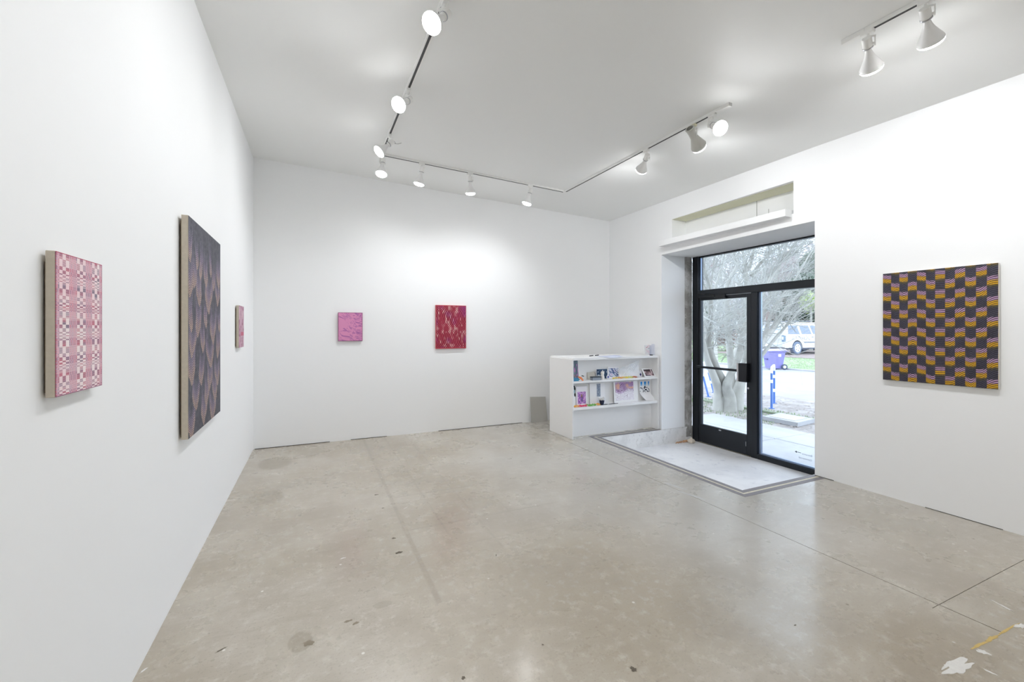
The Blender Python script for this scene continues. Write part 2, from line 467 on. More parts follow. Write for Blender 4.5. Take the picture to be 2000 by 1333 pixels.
# the door leaf
dl = empty('glass_door', (FX + .03, 4.61, -.2), 'black framed glass entrance door leaf with dark kick panel', 'door')
D0, D1 = FX + .012, FX + .058
MB().bbox((D0, 3.776, -.198), (D1, 3.842, 1.885)).build('stile', BLACKAL, dl)
MB().bbox((D0, 4.572, -.198), (D1, 4.607, 1.885)).build('stile', BLACKAL, dl)
MB().bbox((D0, 3.842, 1.838), (D1, 4.572, 1.885)).build('top_rail', BLACKAL, dl)
kp = MB().bbox((D0, 3.842, -.198), (D1, 4.572, .057)).build('kick_panel', BLACKAL, dl)
MB().lathe([(.022, 0), (.020, .002)], 16, Matrix.Translation(onX(1406, 841, D0)) @ Matrix.Rotation(-math.pi / 2, 4, 'Y') @ Matrix.Scale(.45, 4, (1, 0, 0))).build('oval_badge', STEEL, kp)
MB().box((D0 + .022, 3.842, .057), (D0 + .028, 4.572, 1.838)).build('door_glass', GLASS, dl)
pb = MB().tube([(D0 - .055, 3.90, .885), (D0 - .055, 4.59, .885)], .016, 10).box((D0 - .06, 4.575, .865), (D0 + .0, 4.60, .905)); pb.build('push_bar', BLACKAL, dl, True)
hb = MB().bbox((D0 - .075, 3.79, .745), (D0, 3.905, .985), .006).build('latch_housing', BLACKPL, dl)
MB().bbox((D0 - .077, 3.905, .745), (D0 - .02, 3.928, .985), .002).build('steel_plate', mat('satin_plate', rgb(205, 203, 205), .4, metal=.4), hb)
MB().lathe([(.014, 0), (.014, .006), (.006, .008), (.006, .010)], 14, Matrix.Translation((D0, 3.817, .664)) @ Matrix.Rotation(-math.pi / 2, 4, 'Y')).build('lock_cylinder', STEEL, dl)
MB().box((D0 - .001, 3.85, -.09), (D0, 3.853, -.03)).build('paint_scratch', PAPER, dl)
cl = MB().bbox((D0 - .045, 4.14, 1.845), (D0, 4.30, 1.905), .006).build('closer_body', BLACKPL, dl)
ar = MB().tube([(D0 - .03, 4.30, 1.90), (D0 - .09, 4.42, 1.915), (D0 - .05, 4.56, 1.93)], .008, 6).box((D0 - .05, 4.30, 1.872), (D0 - .035, 4.57, 1.895)); ar.build('closer_arm', BLACKPL, dl)

# lettering on the outside face of the sidelight glass (seen reversed from inside)
def glass_text(txt, px, py, size, m, name):
    c = bpy.data.curves.new(name, 'FONT'); c.body = txt; c.size = size; c.extrude = .0003
    c.resolution_u = 2
    o = bpy.data.objects.new(name, c); COL.objects.link(o)
    p = onX(px, py, FX + .0585); o.rotation_euler = (math.pi / 2, 0, math.pi / 2)
    bpy.context.view_layer.update()
    me = bpy.data.meshes.new_from_object(o); bpy.data.objects.remove(o)
    n = bpy.data.objects.new(name, me); COL.objects.link(n)
    me.materials.clear(); me.materials.append(m)
    n.rotation_euler = (math.pi / 2, 0, math.pi / 2)
    n.parent = dr; n.location = p - wloc(dr)
    return n
GREYT = mat('grey_vinyl', rgb(150, 155, 165), .6); PINKT = mat('pale_pink_vinyl', rgb(240, 205, 210), .6, alpha=.22)
glass_text('Entrance', 1586.5, 893.5, .032, GREYT, 'vinyl_lettering')
glass_text('Commercial', 1586, 902, .03, GREYT, 'vinyl_lettering')
glass_text('Xnota', 1583, 665, .085, PINKT, 'vinyl_lettering')
p0 = onX(1552.3, 882.2, FX + .059); p1 = onX(1564.5, 884.7, FX + .059)
aw = MB()
aw.raw([(p0.x, p0.y, p0.z), (p0.x, p0.y - .022, p0.z + .013), (p0.x, p0.y - .022, p0.z - .013), (p0.x + .0006, p0.y, p0.z), (p0.x + .0006, p0.y - .022, p0.z + .013), (p0.x + .0006, p0.y - .022, p0.z - .013)],
       [(0, 1, 2), (3, 5, 4), (0, 3, 4, 1), (1, 4, 5, 2), (2, 5, 3, 0)])
aw.box((p0.x, p1.y, p0.z - .0025), (p0.x + .0006, p0.y - .02, p0.z + .0025)); aw.build('vinyl_arrow', BLACKPL, dr)

# rock doorstop and crumbled debris
bm = bmesh.new(); bmesh.ops.create_icosphere(bm, subdivisions=2, radius=1)
for v in bm.verts:
    k = 1 + .22 * math.sin(v.co.x * 5 + 1) * math.cos(v.co.y * 4) + .12 * math.sin(v.co.z * 7)
    v.co = Vector((v.co.x * .045 * k, v.co.y * .05 * k, max(-.028, v.co.z * .045 * k)))
ro = MB(); rc = Vector((4.94, 4.60, -.18)); bm.verts.ensure_lookup_table()
ro.raw([v.co + rc for v in bm.verts], [[v.index for v in f.verts] for f in bm.faces]); bm.free()
tag(centre_origin(ro.build('rock', mat('pale_stone', rgb(214, 204, 190), .85, noise=.1, nscale=40, bump=.5))), 'small pale rock on the sunken entry floor beside the door', 'rock')
db = MB(); r2 = random.Random(8)
for k in range(70):
    u = r2.random() ** .7
    c = Vector((4.72 + u * .21, 4.70 - r2.random() * .04, -.21)); s_ = .003 + r2.random() * .007
    M = Matrix.Translation(c + Vector((0, 0, s_ * .6 + (r2.random() * .02 * u)))) @ Euler((r2.random() * 3, r2.random() * 3, r2.random() * 3)).to_matrix().to_4x4()
    db.box((-s_, -s_ * .7, -s_ * .5), (s_, s_ * .7, s_ * .5), M)
tag(centre_origin(db.build('debris', mat('orange_crumbled_brick', rgb(204, 166, 132), .9, noise=.25, nscale=80))), 'orange crumbled debris heaped at the foot of the concrete pier', 'debris', kind='stuff')

# ================================================================== TRACKS AND SPOTS
TRK = [('A', (.70, -3.6), (.70, 5.02)), ('B', (.70, 5.02), (3.085, 5.02)), ('C', (3.085, 5.02), (3.07, 2.46)), ('D', (3.05, 1.63), (3.03, -3.6))]
TL = {'A': 'long white ceiling track running away from the viewer on the left', 'B': 'white ceiling track parallel to the back wall',
      'C': 'white ceiling track running from the back corner over the desk side', 'D': 'nearest white ceiling track at upper right with dark slot'}
for nm, a, b in TRK:
    a3, b3 = Vector((a[0], a[1], cz(*a))), Vector((b[0], b[1], cz(*b)))
    d = (b3 - a3); Ln = d.length; d.normalize(); sd = Vector((-d.y, d.x, 0)).normalized(); up = sd.cross(d) * -1
    if up.z < 0: up = -up
    M = Matrix(((d.x, sd.x, up.x, a3.x), (d.y, sd.y, up.y, a3.y), (d.z, sd.z, up.z, a3.z), (0, 0, 0, 1)))
    r_ = empty('lighting_track', tuple(a3), TL[nm], 'light track')
    h2 = .018
    # two rails with a slot between, on a top web
    q = MB().box((0, -h2, -.022), (Ln, -.006, 0), M).box((0, .006, -.022), (Ln, h2, 0), M).box((0, -.006, -.008), (Ln, .006, 0), M)
    q.build('rail', WMETAL, r_)
    MB().box((.03, -.0085, -.0232), (Ln - .03, .0085, -.0082), M).build('slot', DARKSLOT, r_)
    if nm in 'CD':
        e = Ln if nm == 'C' else 0
        s1 = -1 if nm == 'C' else 1
        MB().bbox((min(e, e + s1 * .13), -.02, -.030), (max(e, e + s1 * .13), .02, .0), .003, M).build('end_feed', WMETAL, r_)
    if nm in 'BC':
        MB().bbox((-.03, -.03, -.025), (.03, .03, 0), .003, M).build('corner_joiner', WMETAL, r_)

LENS = mat('glowing_lamp_lens', (1, 1, 1, 1), .5, emit=((1.0, 1.0, 1.0, 1), LAMP_STRENGTH))
BULB = mat('white_reflector_bulb', rgb(240, 240, 240), .35)
def lamp_meshes():
    # local frame of the head: +z points from pivot to lens
    hold = MB().lathe([(.012, -.052), (.026, -.050), (.028, -.044), (.028, .018), (.024, .024), (.017, .026), (.017, .030)], 20)
    cap = MB().lathe([(.030, .012), (.0305, .016), (.030, .020)], 20)
    bulb = MB().lathe([(.016, .026), (.0185, .04), (.0215, .055), (.028, .075), (.042, .108), (.056, .136), (.0625, .150), (.064, .158), (.062, .163)], 28, caps=False)
    lens = MB().lathe([(.0625, .161), (.0615, .168), (.055, .176), (.042, .183), (.024, .187), (.002, .188)], 28)
    return hold, cap, bulb, lens
HOLD, CAPR, BUL, LEN = lamp_meshes()
def make_lamp(p, dirv, label, clipmat=WMETAL, yaw=0):
    """p: point on the track underside; dirv: aim of the bulb"""
    p = Vector(p); r_ = empty('track_spotlight', p, label, 'spotlight', 'white spotlights on the ceiling tracks')
    Mt = Matrix.Translation(p) @ Matrix.Rotation(yaw, 4, 'Z')
    MB().bbox((-.034, -.016, -.022), (.034, .016, .001), .003, Mt).build('track_adapter', clipmat, r_)
    st = MB().lathe([(.009, -.040), (.009, -.020)], 12, Mt)
    dirv = Vector(dirv).normalized()
    piv = p + Vector((0, 0, -.088))
    side = Vector((dirv.y, -dirv.x, 0))
    side = side.normalized() if side.length > .01 else Vector((1, 0, 0))
    # flat bent bracket arm reaching down beside the holder
    a0 = p + Vector((0, 0, -.034)); a1 = a0 + side * .036 + Vector((0, 0, -.012)); a2 = piv + side * .036
    w = dirv.cross(side) * .010
    if abs(w.z) > .009: w = Vector((dirv.x, dirv.y, 0)).normalized() * .010
    vs = []
    for q in (a0, a1, a2 - Vector((0, 0, .012))):
        for s1 in (-1, 1):
            for s2 in (-.0025, .0025):
                vs.append(q + w * s1 + side * s2 * (1 if q is not a0 else 1))
    fs = []
    for i in (0, 4):
        a, b, c, d = i, i + 1, i + 3, i + 2
        fs += [(a, b, b + 4, a + 4), (b, c, c + 4, b + 4), (c, d, d + 4, c + 4), (d, a, a + 4, d + 4)]
    fs += [(0, 2, 3, 1), (8, 9, 11, 10)]
    st.raw(vs, fs)
    st.tube([piv + side * .038, piv + side * .024], .007, 8)
    st.build('arm', WMETAL, r_)
    rot = dirv.to_track_quat('Z', 'Y').to_euler()
    def part(mb, nm, m, parent, smooth=True):
        me = lamp_cache.get(nm)
        if me is None:
            me = bpy.data.meshes.new(nm); me.from_pydata(mb.v, [], mb.f); me.update(); me.shade_smooth()
            try: me.set_sharp_from_angle(angle=math.radians(45))
            except Exception: pass
            me.materials.append(m); lamp_cache[nm] = me
        o = bpy.data.objects.new(nm, me); COL.objects.link(o); o.parent = parent
        return o
    hd = part(HOLD, 'lamp_holder', WMETAL, r_); hd.location = piv - p; hd.rotation_euler = rot; hd.scale = (.9, .9, .9)
    part(CAPR, 'dark_collar', STEEL, hd)
    bu = part(BUL, 'reflector_bulb', BULB, r_); bu.location = piv - p; bu.rotation_euler = rot; bu.scale = (.95, .95, .92)
    part(LEN, 'lens', LENS, bu)
    ld = bpy.data.lights.get('flood_beam')
    if ld is None:      # the beam of the reflector bulb, shared by all lamps
        ld = bpy.data.lights.new('flood_beam', 'SPOT'); ld.energy = SPOT_WATTS; ld.spot_size = math.radians(150); ld.spot_blend = 1.0
        ld.shadow_soft_size = .055; ld.color = (.965, .98, 1.0)
    lo = bpy.data.objects.new('flood_beam', ld); COL.objects.link(lo); lo.parent = r_
    lo.location = piv - p + dirv * .205; lo.rotation_euler = (-dirv).to_track_quat('Z', 'Y').to_euler()
    return r_
lamp_cache = {}
LP = [((.70, 2.464), (-.60, -.36, -.70), 'spotlight nearest the viewer on the left-hand track, glowing face towards the viewer'),
      ((.70, 3.523), (-.60, -.52, -.60), 'second spotlight from the viewer on the left-hand track, round glowing face'),
      ((.70, 4.442), (-.70, -.12, -.70), 'third spotlight of the left-hand track, aimed down at the left wall'),
      ((.712, 4.984), (-.15, -.22, -.96), 'small spotlight hanging at the corner where left and back tracks meet'),
      ((1.153, 5.02), (-.18, .17, -.96), 'leftmost spotlight of the back track, square white holder, beside the corner'),
      ((1.744, 5.02), (.08, .17, -.97), 'middle spotlight of the back track'),
      ((2.562, 5.02), (-.24, .18, -.95), 'rightmost spotlight of the back track, hanging straight down'),
      ((3.076, 3.443), (.30, .80, -.46), 'spotlight on the right-hand track turned away so only a bright rim shows'),
      ((3.072, 2.842), (.812, .26, -.522), 'spotlight with cream adapter and flared body on the right-hand track'),
      ((3.070, 2.636), (-.29, -.78, -.56), 'round glowing spotlight near the end of the right-hand track'),
      ((3.045, 1.492), (.74, .22, -.63), 'left of the two large spotlights on the nearest track, top right'),
      ((3.045, 1.217), (.76, .16, -.62), 'right of the two large spotlights on the nearest track, cut by picture top'),
      ((.70, 1.3), (-.15, .1, -.95), 'unseen added spotlight on the left-hand track just above the viewer, out of frame'),  # from here on, unseen lamps added to light the rest of the room
      ((.70, .1), (-.1, .3, -.95), 'unseen added spotlight on the left-hand track behind the viewer'),
      ((.70, -1.2), (.2, .3, -.9), 'unseen added spotlight on the left-hand track second behind the viewer'),
      ((.70, -2.6), (-.5, -.4, -.7), 'unseen added spotlight on the left-hand track furthest behind the viewer'),
      ((3.04, .2), (.2, .2, -.95), 'unseen added spotlight on the right-hand track beside the viewer'),
      ((3.035, -1.1), (.8, .1, -.6), 'unseen added spotlight on the right-hand track behind the viewer'),
      ((3.03, -2.5), (.5, -.4, -.7), 'unseen added spotlight on the right-hand track furthest behind the viewer')]
for i, (xy, d, lb) in enumerate(LP):
    z = cz(*xy) - .0215
    lp = make_lamp((xy[0], xy[1], z), d, lb, WPLAS if i == 8 else WMETAL, math.pi / 2 if i not in (4, 5, 6) else 0)
    if i == 8:      # this fitting has a flared metal shade instead of a bare bulb
        dv = Vector(d).normalized(); pv_ = Vector((xy[0], xy[1], z - .088))
        M = Matrix.Translation(pv_) @ dv.to_track_quat('Z', 'Y').to_matrix().to_4x4()
        MB().lathe([(.030, -.075), (.040, -.073), (.034, -.03), (.033, .03), (.046, .07), (.066, .125), (.067, .13), (.064, .13), (.043, .07), (.030, .03)], 24, M, caps=False).build('flared_shade', mat('grey_white_shade', rgb(196, 196, 190), .5), lp, True)
# loose wire hook by the third lamp
hk = MB().tube([(.775, 4.62, cz(.775, 4.62)), (.785, 4.6, cz(.775, 4.6) - .03), (.76, 4.56, cz(.76, 4.56) - .05), (.79, 4.52, cz(.79, 4.52) - .065), (.83, 4.52, cz(.83, 4.52) - .045)], .0018, 5)
tag(centre_origin(hk.build('wire_hook', mat('grey_wire', rgb(150, 150, 150), .5, metal=.5))), 'thin loose grey wire hook hanging from the ceiling beside the left-hand track', 'hook')

# ================================================================== PAINTINGS
def lin(a):
    a = np.clip(a, 0, 1)
    return np.where(a <= .04045, a / 12.92, ((a + .055) / 1.055) ** 2.4)
def C3(r, g, b): return np.array([r, g, b]) / 255.
def vnoise(x, y, seed=0):
    rs = np.random.RandomState(seed); G = rs.rand(64, 64)
    xi = np.floor(x).astype(int); yi = np.floor(y).astype(int); fx = x - xi; fy = y - yi
    fx = fx * fx * (3 - 2 * fx); fy = fy * fy * (3 - 2 * fy)
    g = lambda a, b: G[a % 64, b % 64]
    return (g(xi, yi) * (1 - fx) + g(xi + 1, yi) * fx) * (1 - fy) + (g(xi, yi + 1) * (1 - fx) + g(xi + 1, yi + 1) * fx) * fy
def lerp(a, b, t): return a[None] * (1 - t[:, None]) + b[None] * t[:, None] if a.ndim == 1 and b.ndim == 1 else a * (1 - t[:, None]) + b * t[:, None]
def picture(name, o, u, v, nu, nv, fn, m, parent=None, bulge=None):
    """grid of painted points: corner o, edge vectors u (right) and v (up)"""
    o, u, v = (np.array(tuple(q)) for q in (o, u, v))
    off = np.array(tuple(wloc(parent))) if parent is not None else np.zeros(3)
    jj, ii = np.meshgrid(np.arange(nv + 1), np.arange(nu + 1), indexing='ij')
    U = (ii / nu).ravel(); V = (jj / nv).ravel()
    P = o[None] + U[:, None] * u[None] + V[:, None] * v[None]
    if bulge is not None: P = P + bulge(U, V)
    P = P - off
    me = bpy.data.meshes.new(name)
    n = (nu + 1) * (nv + 1); me.vertices.add(n); me.vertices.foreach_set('co', P.astype(np.float32).ravel())
    a = (jj[:-1, :-1] * (nu + 1) + ii[:-1, :-1]).ravel()
    q = np.stack([a, a + 1, a + nu + 2, a + nu + 1], 1).astype(np.int32)
    me.loops.add(q.size); me.loops.foreach_set('vertex_index', q.ravel())
    me.polygons.add(len(q)); me.polygons.foreach_set('loop_start', np.arange(0, q.size, 4, dtype=np.int32))
    me.update(calc_edges=True); me.validate()
    col = np.ones((n, 4)); col[:, :3] = lin(fn(U, V))
    ca = me.color_attributes.new('paint', 'FLOAT_COLOR', 'POINT'); ca.data.foreach_set('color', col.astype(np.float32).ravel())
    me.materials.append(m)
    ob = bpy.data.objects.new(name, me); COL.objects.link(ob)
    if parent is not None: ob.parent = parent
    return ob
PAINT = vcol_mat('oil_paint_layer', .55); PRINT = vcol_mat('printed_ink', .5)

def pat_weave(U, V):      # pink overshot weave
    cols = []
    def grp(): return [(.012, 0)] * 2 + [(.016, 0), (.045, 1), (.045, 1), (.050, 1), (.016, 0), (.014, 0)]
    widths = [.012] * 4 + [.018, .062, .060, .066, .018, .016] + [.011] * 9 + [.018, .064, .066, .062, .018, .016] + [.011] * 8 + [.018, .062, .062, .058, .018] + [.012] * 4
    w = np.array(widths); e = np.concatenate([[0], np.cumsum(w) / w.sum()]); ci = np.clip(np.searchsorted(e, U, 'right') - 1, 0, len(w) - 1)
    rows = []
    for k in range(5): rows += [.060, .062, .030, .030, .017, .017, .010, .008, .008, .008, .008]
    rows = rows[:52]; r = np.array(rows); f = np.concatenate([[0], np.cumsum(r) / r.sum()]); ri = np.clip(np.searchsorted(f, 1 - V, 'right') - 1, 0, len(r) - 1)
    par = (ci + ri) % 2
    nz = vnoise(U * 6 + 3, V * 9, 1); n2 = vnoise(ci * .9 + 5, V * 26, 2)
    ink = lerp(C3(178, 48, 82), C3(108, 60, 104), np.clip(n2 * 1.6 - .3, 0, 1)); ink = lerp(ink, C3(60, 58, 92)[None] + 0 * ink, np.clip((nz - .62) * 5, 0, 1) * np.clip(n2 * 3 - 1.4, 0, 1))
    stripe = (np.sin(V * 2 * np.pi * 118) > -.35)
    ground = lerp(C3(240, 228, 228), C3(236, 206, 212), vnoise(U * 3, V * 5, 3))
    c = np.where((par == 1)[:, None] & stripe[:, None], ink, ground)
    thin = w[ci] < .02
    fill = vnoise(U * 4, V * 4, 4)
    c = np.where((thin & (par == 0))[:, None], lerp(C3(226, 170, 184), C3(214, 180, 196), fill), c)
    edge = (U < .016) | (V > .995) | (V < .006) | (U > .99)
    c = np.where(edge[:, None], lerp(C3(170, 52, 82), C3(112, 66, 112), (np.sin(V * 300) > .2).astype(float) * .8), c)
    return c
def pat_feather(U, V):      # dark ground with purple-peach chevron tongues
    base = lerp(C3(84, 84, 94), C3(60, 60, 70), vnoise(U * 40, V * 60, 1))
    Y = (1 - V) * 2.75; Xx = U * 2.0
    val = np.zeros_like(U); hue = np.zeros_like(U)
    rs = np.random.RandomState(11)
    tongues = [(.10, .55, .13), (.42, .60, .10), (.30, .86, .13), (.66, .72, .12), (.95, .80, .17), (1.25, .62, .10), (1.5, .80, .14), (1.85, .74, .18), (.06, 1.0, .22), (.55, 1.08, .2), (1.15, 1.16, .34), (1.75, 1.02, .22), (.12, 1.42, .13), (.5, 1.5, .2), (.95, 1.38, .14), (1.45, 1.62, .30), (1.9, 1.45, .14), (.2, 1.74, .26), (.75, 1.72, .18), (1.25, 1.98, .36), (1.8, 1.86, .2), (.15, 2.1, .28), (.7, 2.16, .2), (1.2, 2.3, .24), (1.75, 2.28, .26), (.4, 2.46, .26), (1.0, 2.5, .2), (1.55, 2.52, .24), (.15, 2.78, .3), (.85, 2.72, .25), (1.4, 2.8, .3)]
    for cx, by, hw in tongues:
        hw = hw * .86; dx = (Xx - cx - .03 * np.sin(Y * 9 + cx * 7)) / hw
        bot = by - 1.15 * hw * np.abs(dx) ** 1.4 + .03 * vnoise(Xx * 12, Y * 3, 21)
        up = bot - Y; ln = .42 + .2 * rs.rand()
        m = (np.abs(dx) < 1) & (up > 0) & (up < ln)
        k = np.clip(1 - up / ln, 0, 1) * np.clip((1 - np.abs(dx)) * 4, 0, 1)
        upd = m & (k > val); val = np.where(upd, k, val)
    zig = np.abs(((Xx * 7.5 + .2 * vnoise(Xx * 4, Y * 4, 5)) % 1) - .5)
    ph = (Y * 36 + zig * 3.4 + vnoise(Xx * 3, Y * 3, 6) * 2.0)
    stripe = np.clip(np.sin(ph * 2 * np.pi) * 2.5 + .2, 0, 1)
    col = lerp(C3(124, 120, 156), C3(184, 158, 190), np.clip(val * 1.7, 0, 1)); col = lerp(col, C3(246, 204, 180)[None] + 0 * col, np.clip(val * 3.0 - 1.7, 0, 1))
    a = stripe * np.clip(val * 1.8, 0, 1) * .76
    c = base * (1 - a[:, None]) + col * a[:, None]
    fz = (vnoise(U * 90, V * 150, 8) - .5) * .07
    return c + fz[:, None]
def pat_blocks(U, V):
    c = lerp(C3(170, 118, 142), C3(198, 158, 180), vnoise(U * 14, V * 12, 1))
    c = lerp(c, C3(120, 62, 84)[None] + 0 * c, np.clip(vnoise(U * 16, V * 14, 2) * 3 - 1.7, 0, 1))
    k = (np.sin(U * 60) > .1) & (vnoise(U * 8, V * 5, 3) > .55)
    c = np.where(k[:, None], C3(222, 196, 206)[None], c)
    band = (V > .28) & (V < .37) & (U > .35)
    return np.where(band[:, None], C3(186, 92, 118)[None], c)
def pat_swirl(U, V):
    x = U * 2.2; y = V * 2.8
    wb = .10 * np.sin(V * 7) + .08 * np.sin(U * 9 + V * 3)
    rr_ = np.hypot(U - 1.0 + wb, (V - 1.15) * 1.2); th_ = np.arctan2((V - 1.15) * 1.2, U - 1.0 + wb)
    n = .75 * vnoise(th_ * 12 + 40 + rr_ * 3, rr_ * 46 + 4, 1) + .25 * vnoise(th_ * 22 + 90, rr_ * 80 + 4, 12); n2 = vnoise(x * 1.6, y * 1.6, 2)
    k = np.clip((n - .60 + .22 * (U * .6 + (1 - V) * .5 - .35) + .22 * (n2 - .5)) * 8 + .25, 0, 1)
    c = lerp(C3(214, 142, 182), C3(164, 102, 158), k * .9)
    e = (U < .015) | (U > .985) | (V < .012) | (V > .988)
    return np.where(e[:, None], C3(128, 70, 100)[None], c)
def pat_lens(U, V):
    y = 1 - V + .012 * np.sin(U * 9.0)
    nr = 31
    # row height swells twice down the picture
    t = np.linspace(0, 1, 2000); dens = 1 / (.36 + 1.5 * (np.sin(t * 2 * np.pi * 1.0 * 1.0 - .2) ** 2)); cum = np.cumsum(dens); cum = cum / cum[-1]
    ri = np.floor(np.interp(np.clip(y, 0, 1), t, cum) * nr).astype(int)
    warp = U + .006 * np.sin(U * 12 + y * 6)
    ci = np.floor(warp * 34).astype(int)
    par = (ci + ri) % 2
    dark = lerp(C3(88, 16, 32), C3(118, 24, 44), vnoise(U * 6, V * 6, 1))
    lt = lerp(C3(182, 66, 86), C3(244, 206, 200), np.clip(vnoise(U * 21 + 2, V * 13, 2) * 1.9 - .85, 0, 1))
    lt = lerp(lt, C3(170, 70, 140)[None] + 0 * lt, np.clip(vnoise(U * 5, V * 5, 5) * 3 - 1.8, 0, 1))
    c = np.where((par == 0)[:, None], dark, lt)
    e = (U < .014) | (U > .986) | (V < .02) | (V > .985)
    return np.where(e[:, None], C3(176, 58, 70)[None], c)
def pat_bands(U, V):      # twelve columns of alternating purple / ochre / charcoal waves
    n = 12; c0 = np.floor(U * n).astype(int); fu = U * n - c0
    slope = np.array([-.9, -1.4, -.4, .5, -1.8, -1.2, 0, .8, 1.3, -.2, 1.2, .9])[np.clip(c0, 0, 11)]
    curve = np.array([.3, .6, .9, -.9, .2, .9, .05, .3, -.2, 1.2, .3, -.2])[np.clip(c0, 0, 11)]
    d = slope * (fu - .5) + curve * ((fu - .5) ** 2 * 4 - .3); d = -d + .6 * (vnoise(U * 10, V * 7, 3) - .5)
    y = (1 - V) * 6.05 + np.where(c0 % 2 == 0, .02, -.46) - .14
    st = np.sin((y * 10.5 - d * 2.3) * 2 * np.pi); y = y - .045 * d; ph = y % 1
    char = lerp(C3(52, 48, 55), C3(80, 80, 98), np.clip(st * .8 + .1 + .5 * (vnoise(U * 12, V * 12, 7) - .5), 0, 1))
    yel = lerp(C3(104, 78, 30), C3(216, 168, 42), np.clip(st * 1.6 + .62, 0, 1)); pur = lerp(C3(78, 54, 76), C3(192, 158, 190), np.clip(st * 1.6 + .45, 0, 1))
    olive = lerp(C3(66, 62, 50), C3(110, 104, 56), np.clip(st, 0, 1))
    q = (ph + .035 * st) % 1
    c = char.copy()
    def put(lo, hi, cc, soft=.03):
        nonlocal c
        k = np.clip((q - lo) / soft, 0, 1) * np.clip((hi - q) / soft, 0, 1); c = c * (1 - k[:, None]) + cc * k[:, None]
    put(-.02, .25, pur, .06); put(.19, .47, yel, .05); put(.44, .58, olive, .08)
    return c + ((vnoise(U * 200, V * 160, 9) - .5) * .05)[:, None]

def painting(name, side, y0, y1, z0, z1, thick, edge, fn, nu, nv, label):
    """side: 'L','B','R' wall; y0..y1 along the wall (x for B)"""
    gap = .006
    if side == 'L':
        w0 = lwx(y1) + .0015
        root = empty(name, (w0, (y0 + y1) / 2, z0), label, 'painting')
        MB().box((w0, y0 + .012, z0 + .012), (w0 + gap + .001, y1 - .012, z1 - .03)).build('stretcher', WOOD, root)
        MB().bbox((w0 + gap, y0, z0), (w0 + thick, y1, z1), .0015).build('canvas', edge, root)
        picture('painted_front', (w0 + thick + .0006, y0 + .0005, z0 + .0005), (0, y1 - y0 - .001, 0), (0, 0, z1 - z0 - .001), nu, nv, fn, PAINT, root)
    elif side == 'B':
        root = empty(name, ((y0 + y1) / 2, YB, z0), label, 'painting')
        MB().box((y0 + .012, YB - gap - .001, z0 + .012), (y1 - .012, YB, z1 - .012)).build('stretcher', WOOD, root)
        MB().bbox((y0, YB - thick, z0), (y1, YB - gap, z1), .0015).build('canvas', edge, root)
        picture('painted_front', (y0 + .0005, YB - thick - .0006, z0 + .0005), (y1 - y0 - .001, 0, 0), (0, 0, z1 - z0 - .001), nu, nv, fn, PAINT, root)
    else:
        w0 = 4.4415; root = empty(name, (w0, (y0 + y1) / 2, z0), label, 'painting')
        MB().box((w0 - gap - .001, y0 + .012, z0 + .012), (w0, y1 - .012, z1 - .012)).build('stretcher', WOOD, root)
        MB().bbox((w0 - thick, y0, z0), (w0 - gap, y1, z1), .0015).build('canvas', edge, root)
        picture('painted_front', (w0 - thick - .0006, y1 - .0005, z0 + .0005), (0, -(y1 - y0 - .001), 0), (0, 0, z1 - z0 - .001), nu, nv, fn, PAINT, root)
    return root
painting('painting', 'L', 1.589, 1.878, 1.235, 1.634, .026, LINEN, pat_weave, 300, 480, 'pink and white woven-check canvas on the left wall, nearest the viewer')
painting('painting', 'L', 2.872, 3.773, .824, 2.040, .037, LINEN, pat_feather, 260, 760, 'large dark canvas with purple and peach chevron tongues on the left wall')
painting('painting', 'L', 4.675, 4.985, 1.251, 1.643, .027, LINEN, pat_blocks, 80, 120, 'small mauve and pink canvas on the left wall nearest the corner')
pinkedge = mat('mauve_canvas_edge', rgb(168, 108, 138), .8); rededge = mat('coral_canvas_edge', rgb(206, 120, 120), .8)
painting('painting', 'B', .296, .590, 1.272, 1.637, .03, pinkedge, pat_swirl, 150, 190, 'small pink canvas with purple swirling strokes on the back wall, left of two')
painting('painting', 'B', 1.554, 1.995, 1.152, 1.760, .03, rededge, pat_lens, 260, 360, 'crimson canvas with lens-like checked pattern on the back wall, right of two')
painting('painting', 'R', 1.363, 2.049, .994, 1.893, .03, CREAMC, pat_bands, 340, 440, 'charcoal, ochre and lilac banded canvas on the right wall')

# ================================================================== RECEPTION DESK WITH SHELVES
DX0, DX1, DY, DB = 3.035, 4.49, 4.755, 4.89
dk = empty('display_counter', (3.76, 5.05, 0), 'long white counter with open shelves, standing against the right wall by the entrance', 'counter')
MB().bbox((DX0, DY, 0), (DX0 + .019, 5.345, 1.035), .002).build('side_panel', WHITE, dk)
MB().bbox((DX1 - .03, DY, 0.0), (DX1 - .004, 5.345, 1.022), .002).build('side_panel', WHITE, dk)
tp = MB().bbox((DX0 + .019, DY - .002, 1.020), (DX1 - .004, 5.345, 1.05), .002).build('countertop', WHITE, dk)
MB().box((DX0 + .019, DB, 0.0), (DX1 - .03, DB + .018, 1.020)).build('back_panel', WHITE, dk)
MB().bbox((DX0 + .019, DY + .002, .722), (DX1 - .03, DB, .746), .002).build('shelf', WHITE, dk)
MB().bbox((DX0 + .019, DY + .002, .376), (DX1 - .03, DB, .408), .002).build('shelf', WHITE, dk)
S1, S2, TOP = .746, .408, 1.05
def P(px, py, Y=4.85): return onY(px, py, Y)

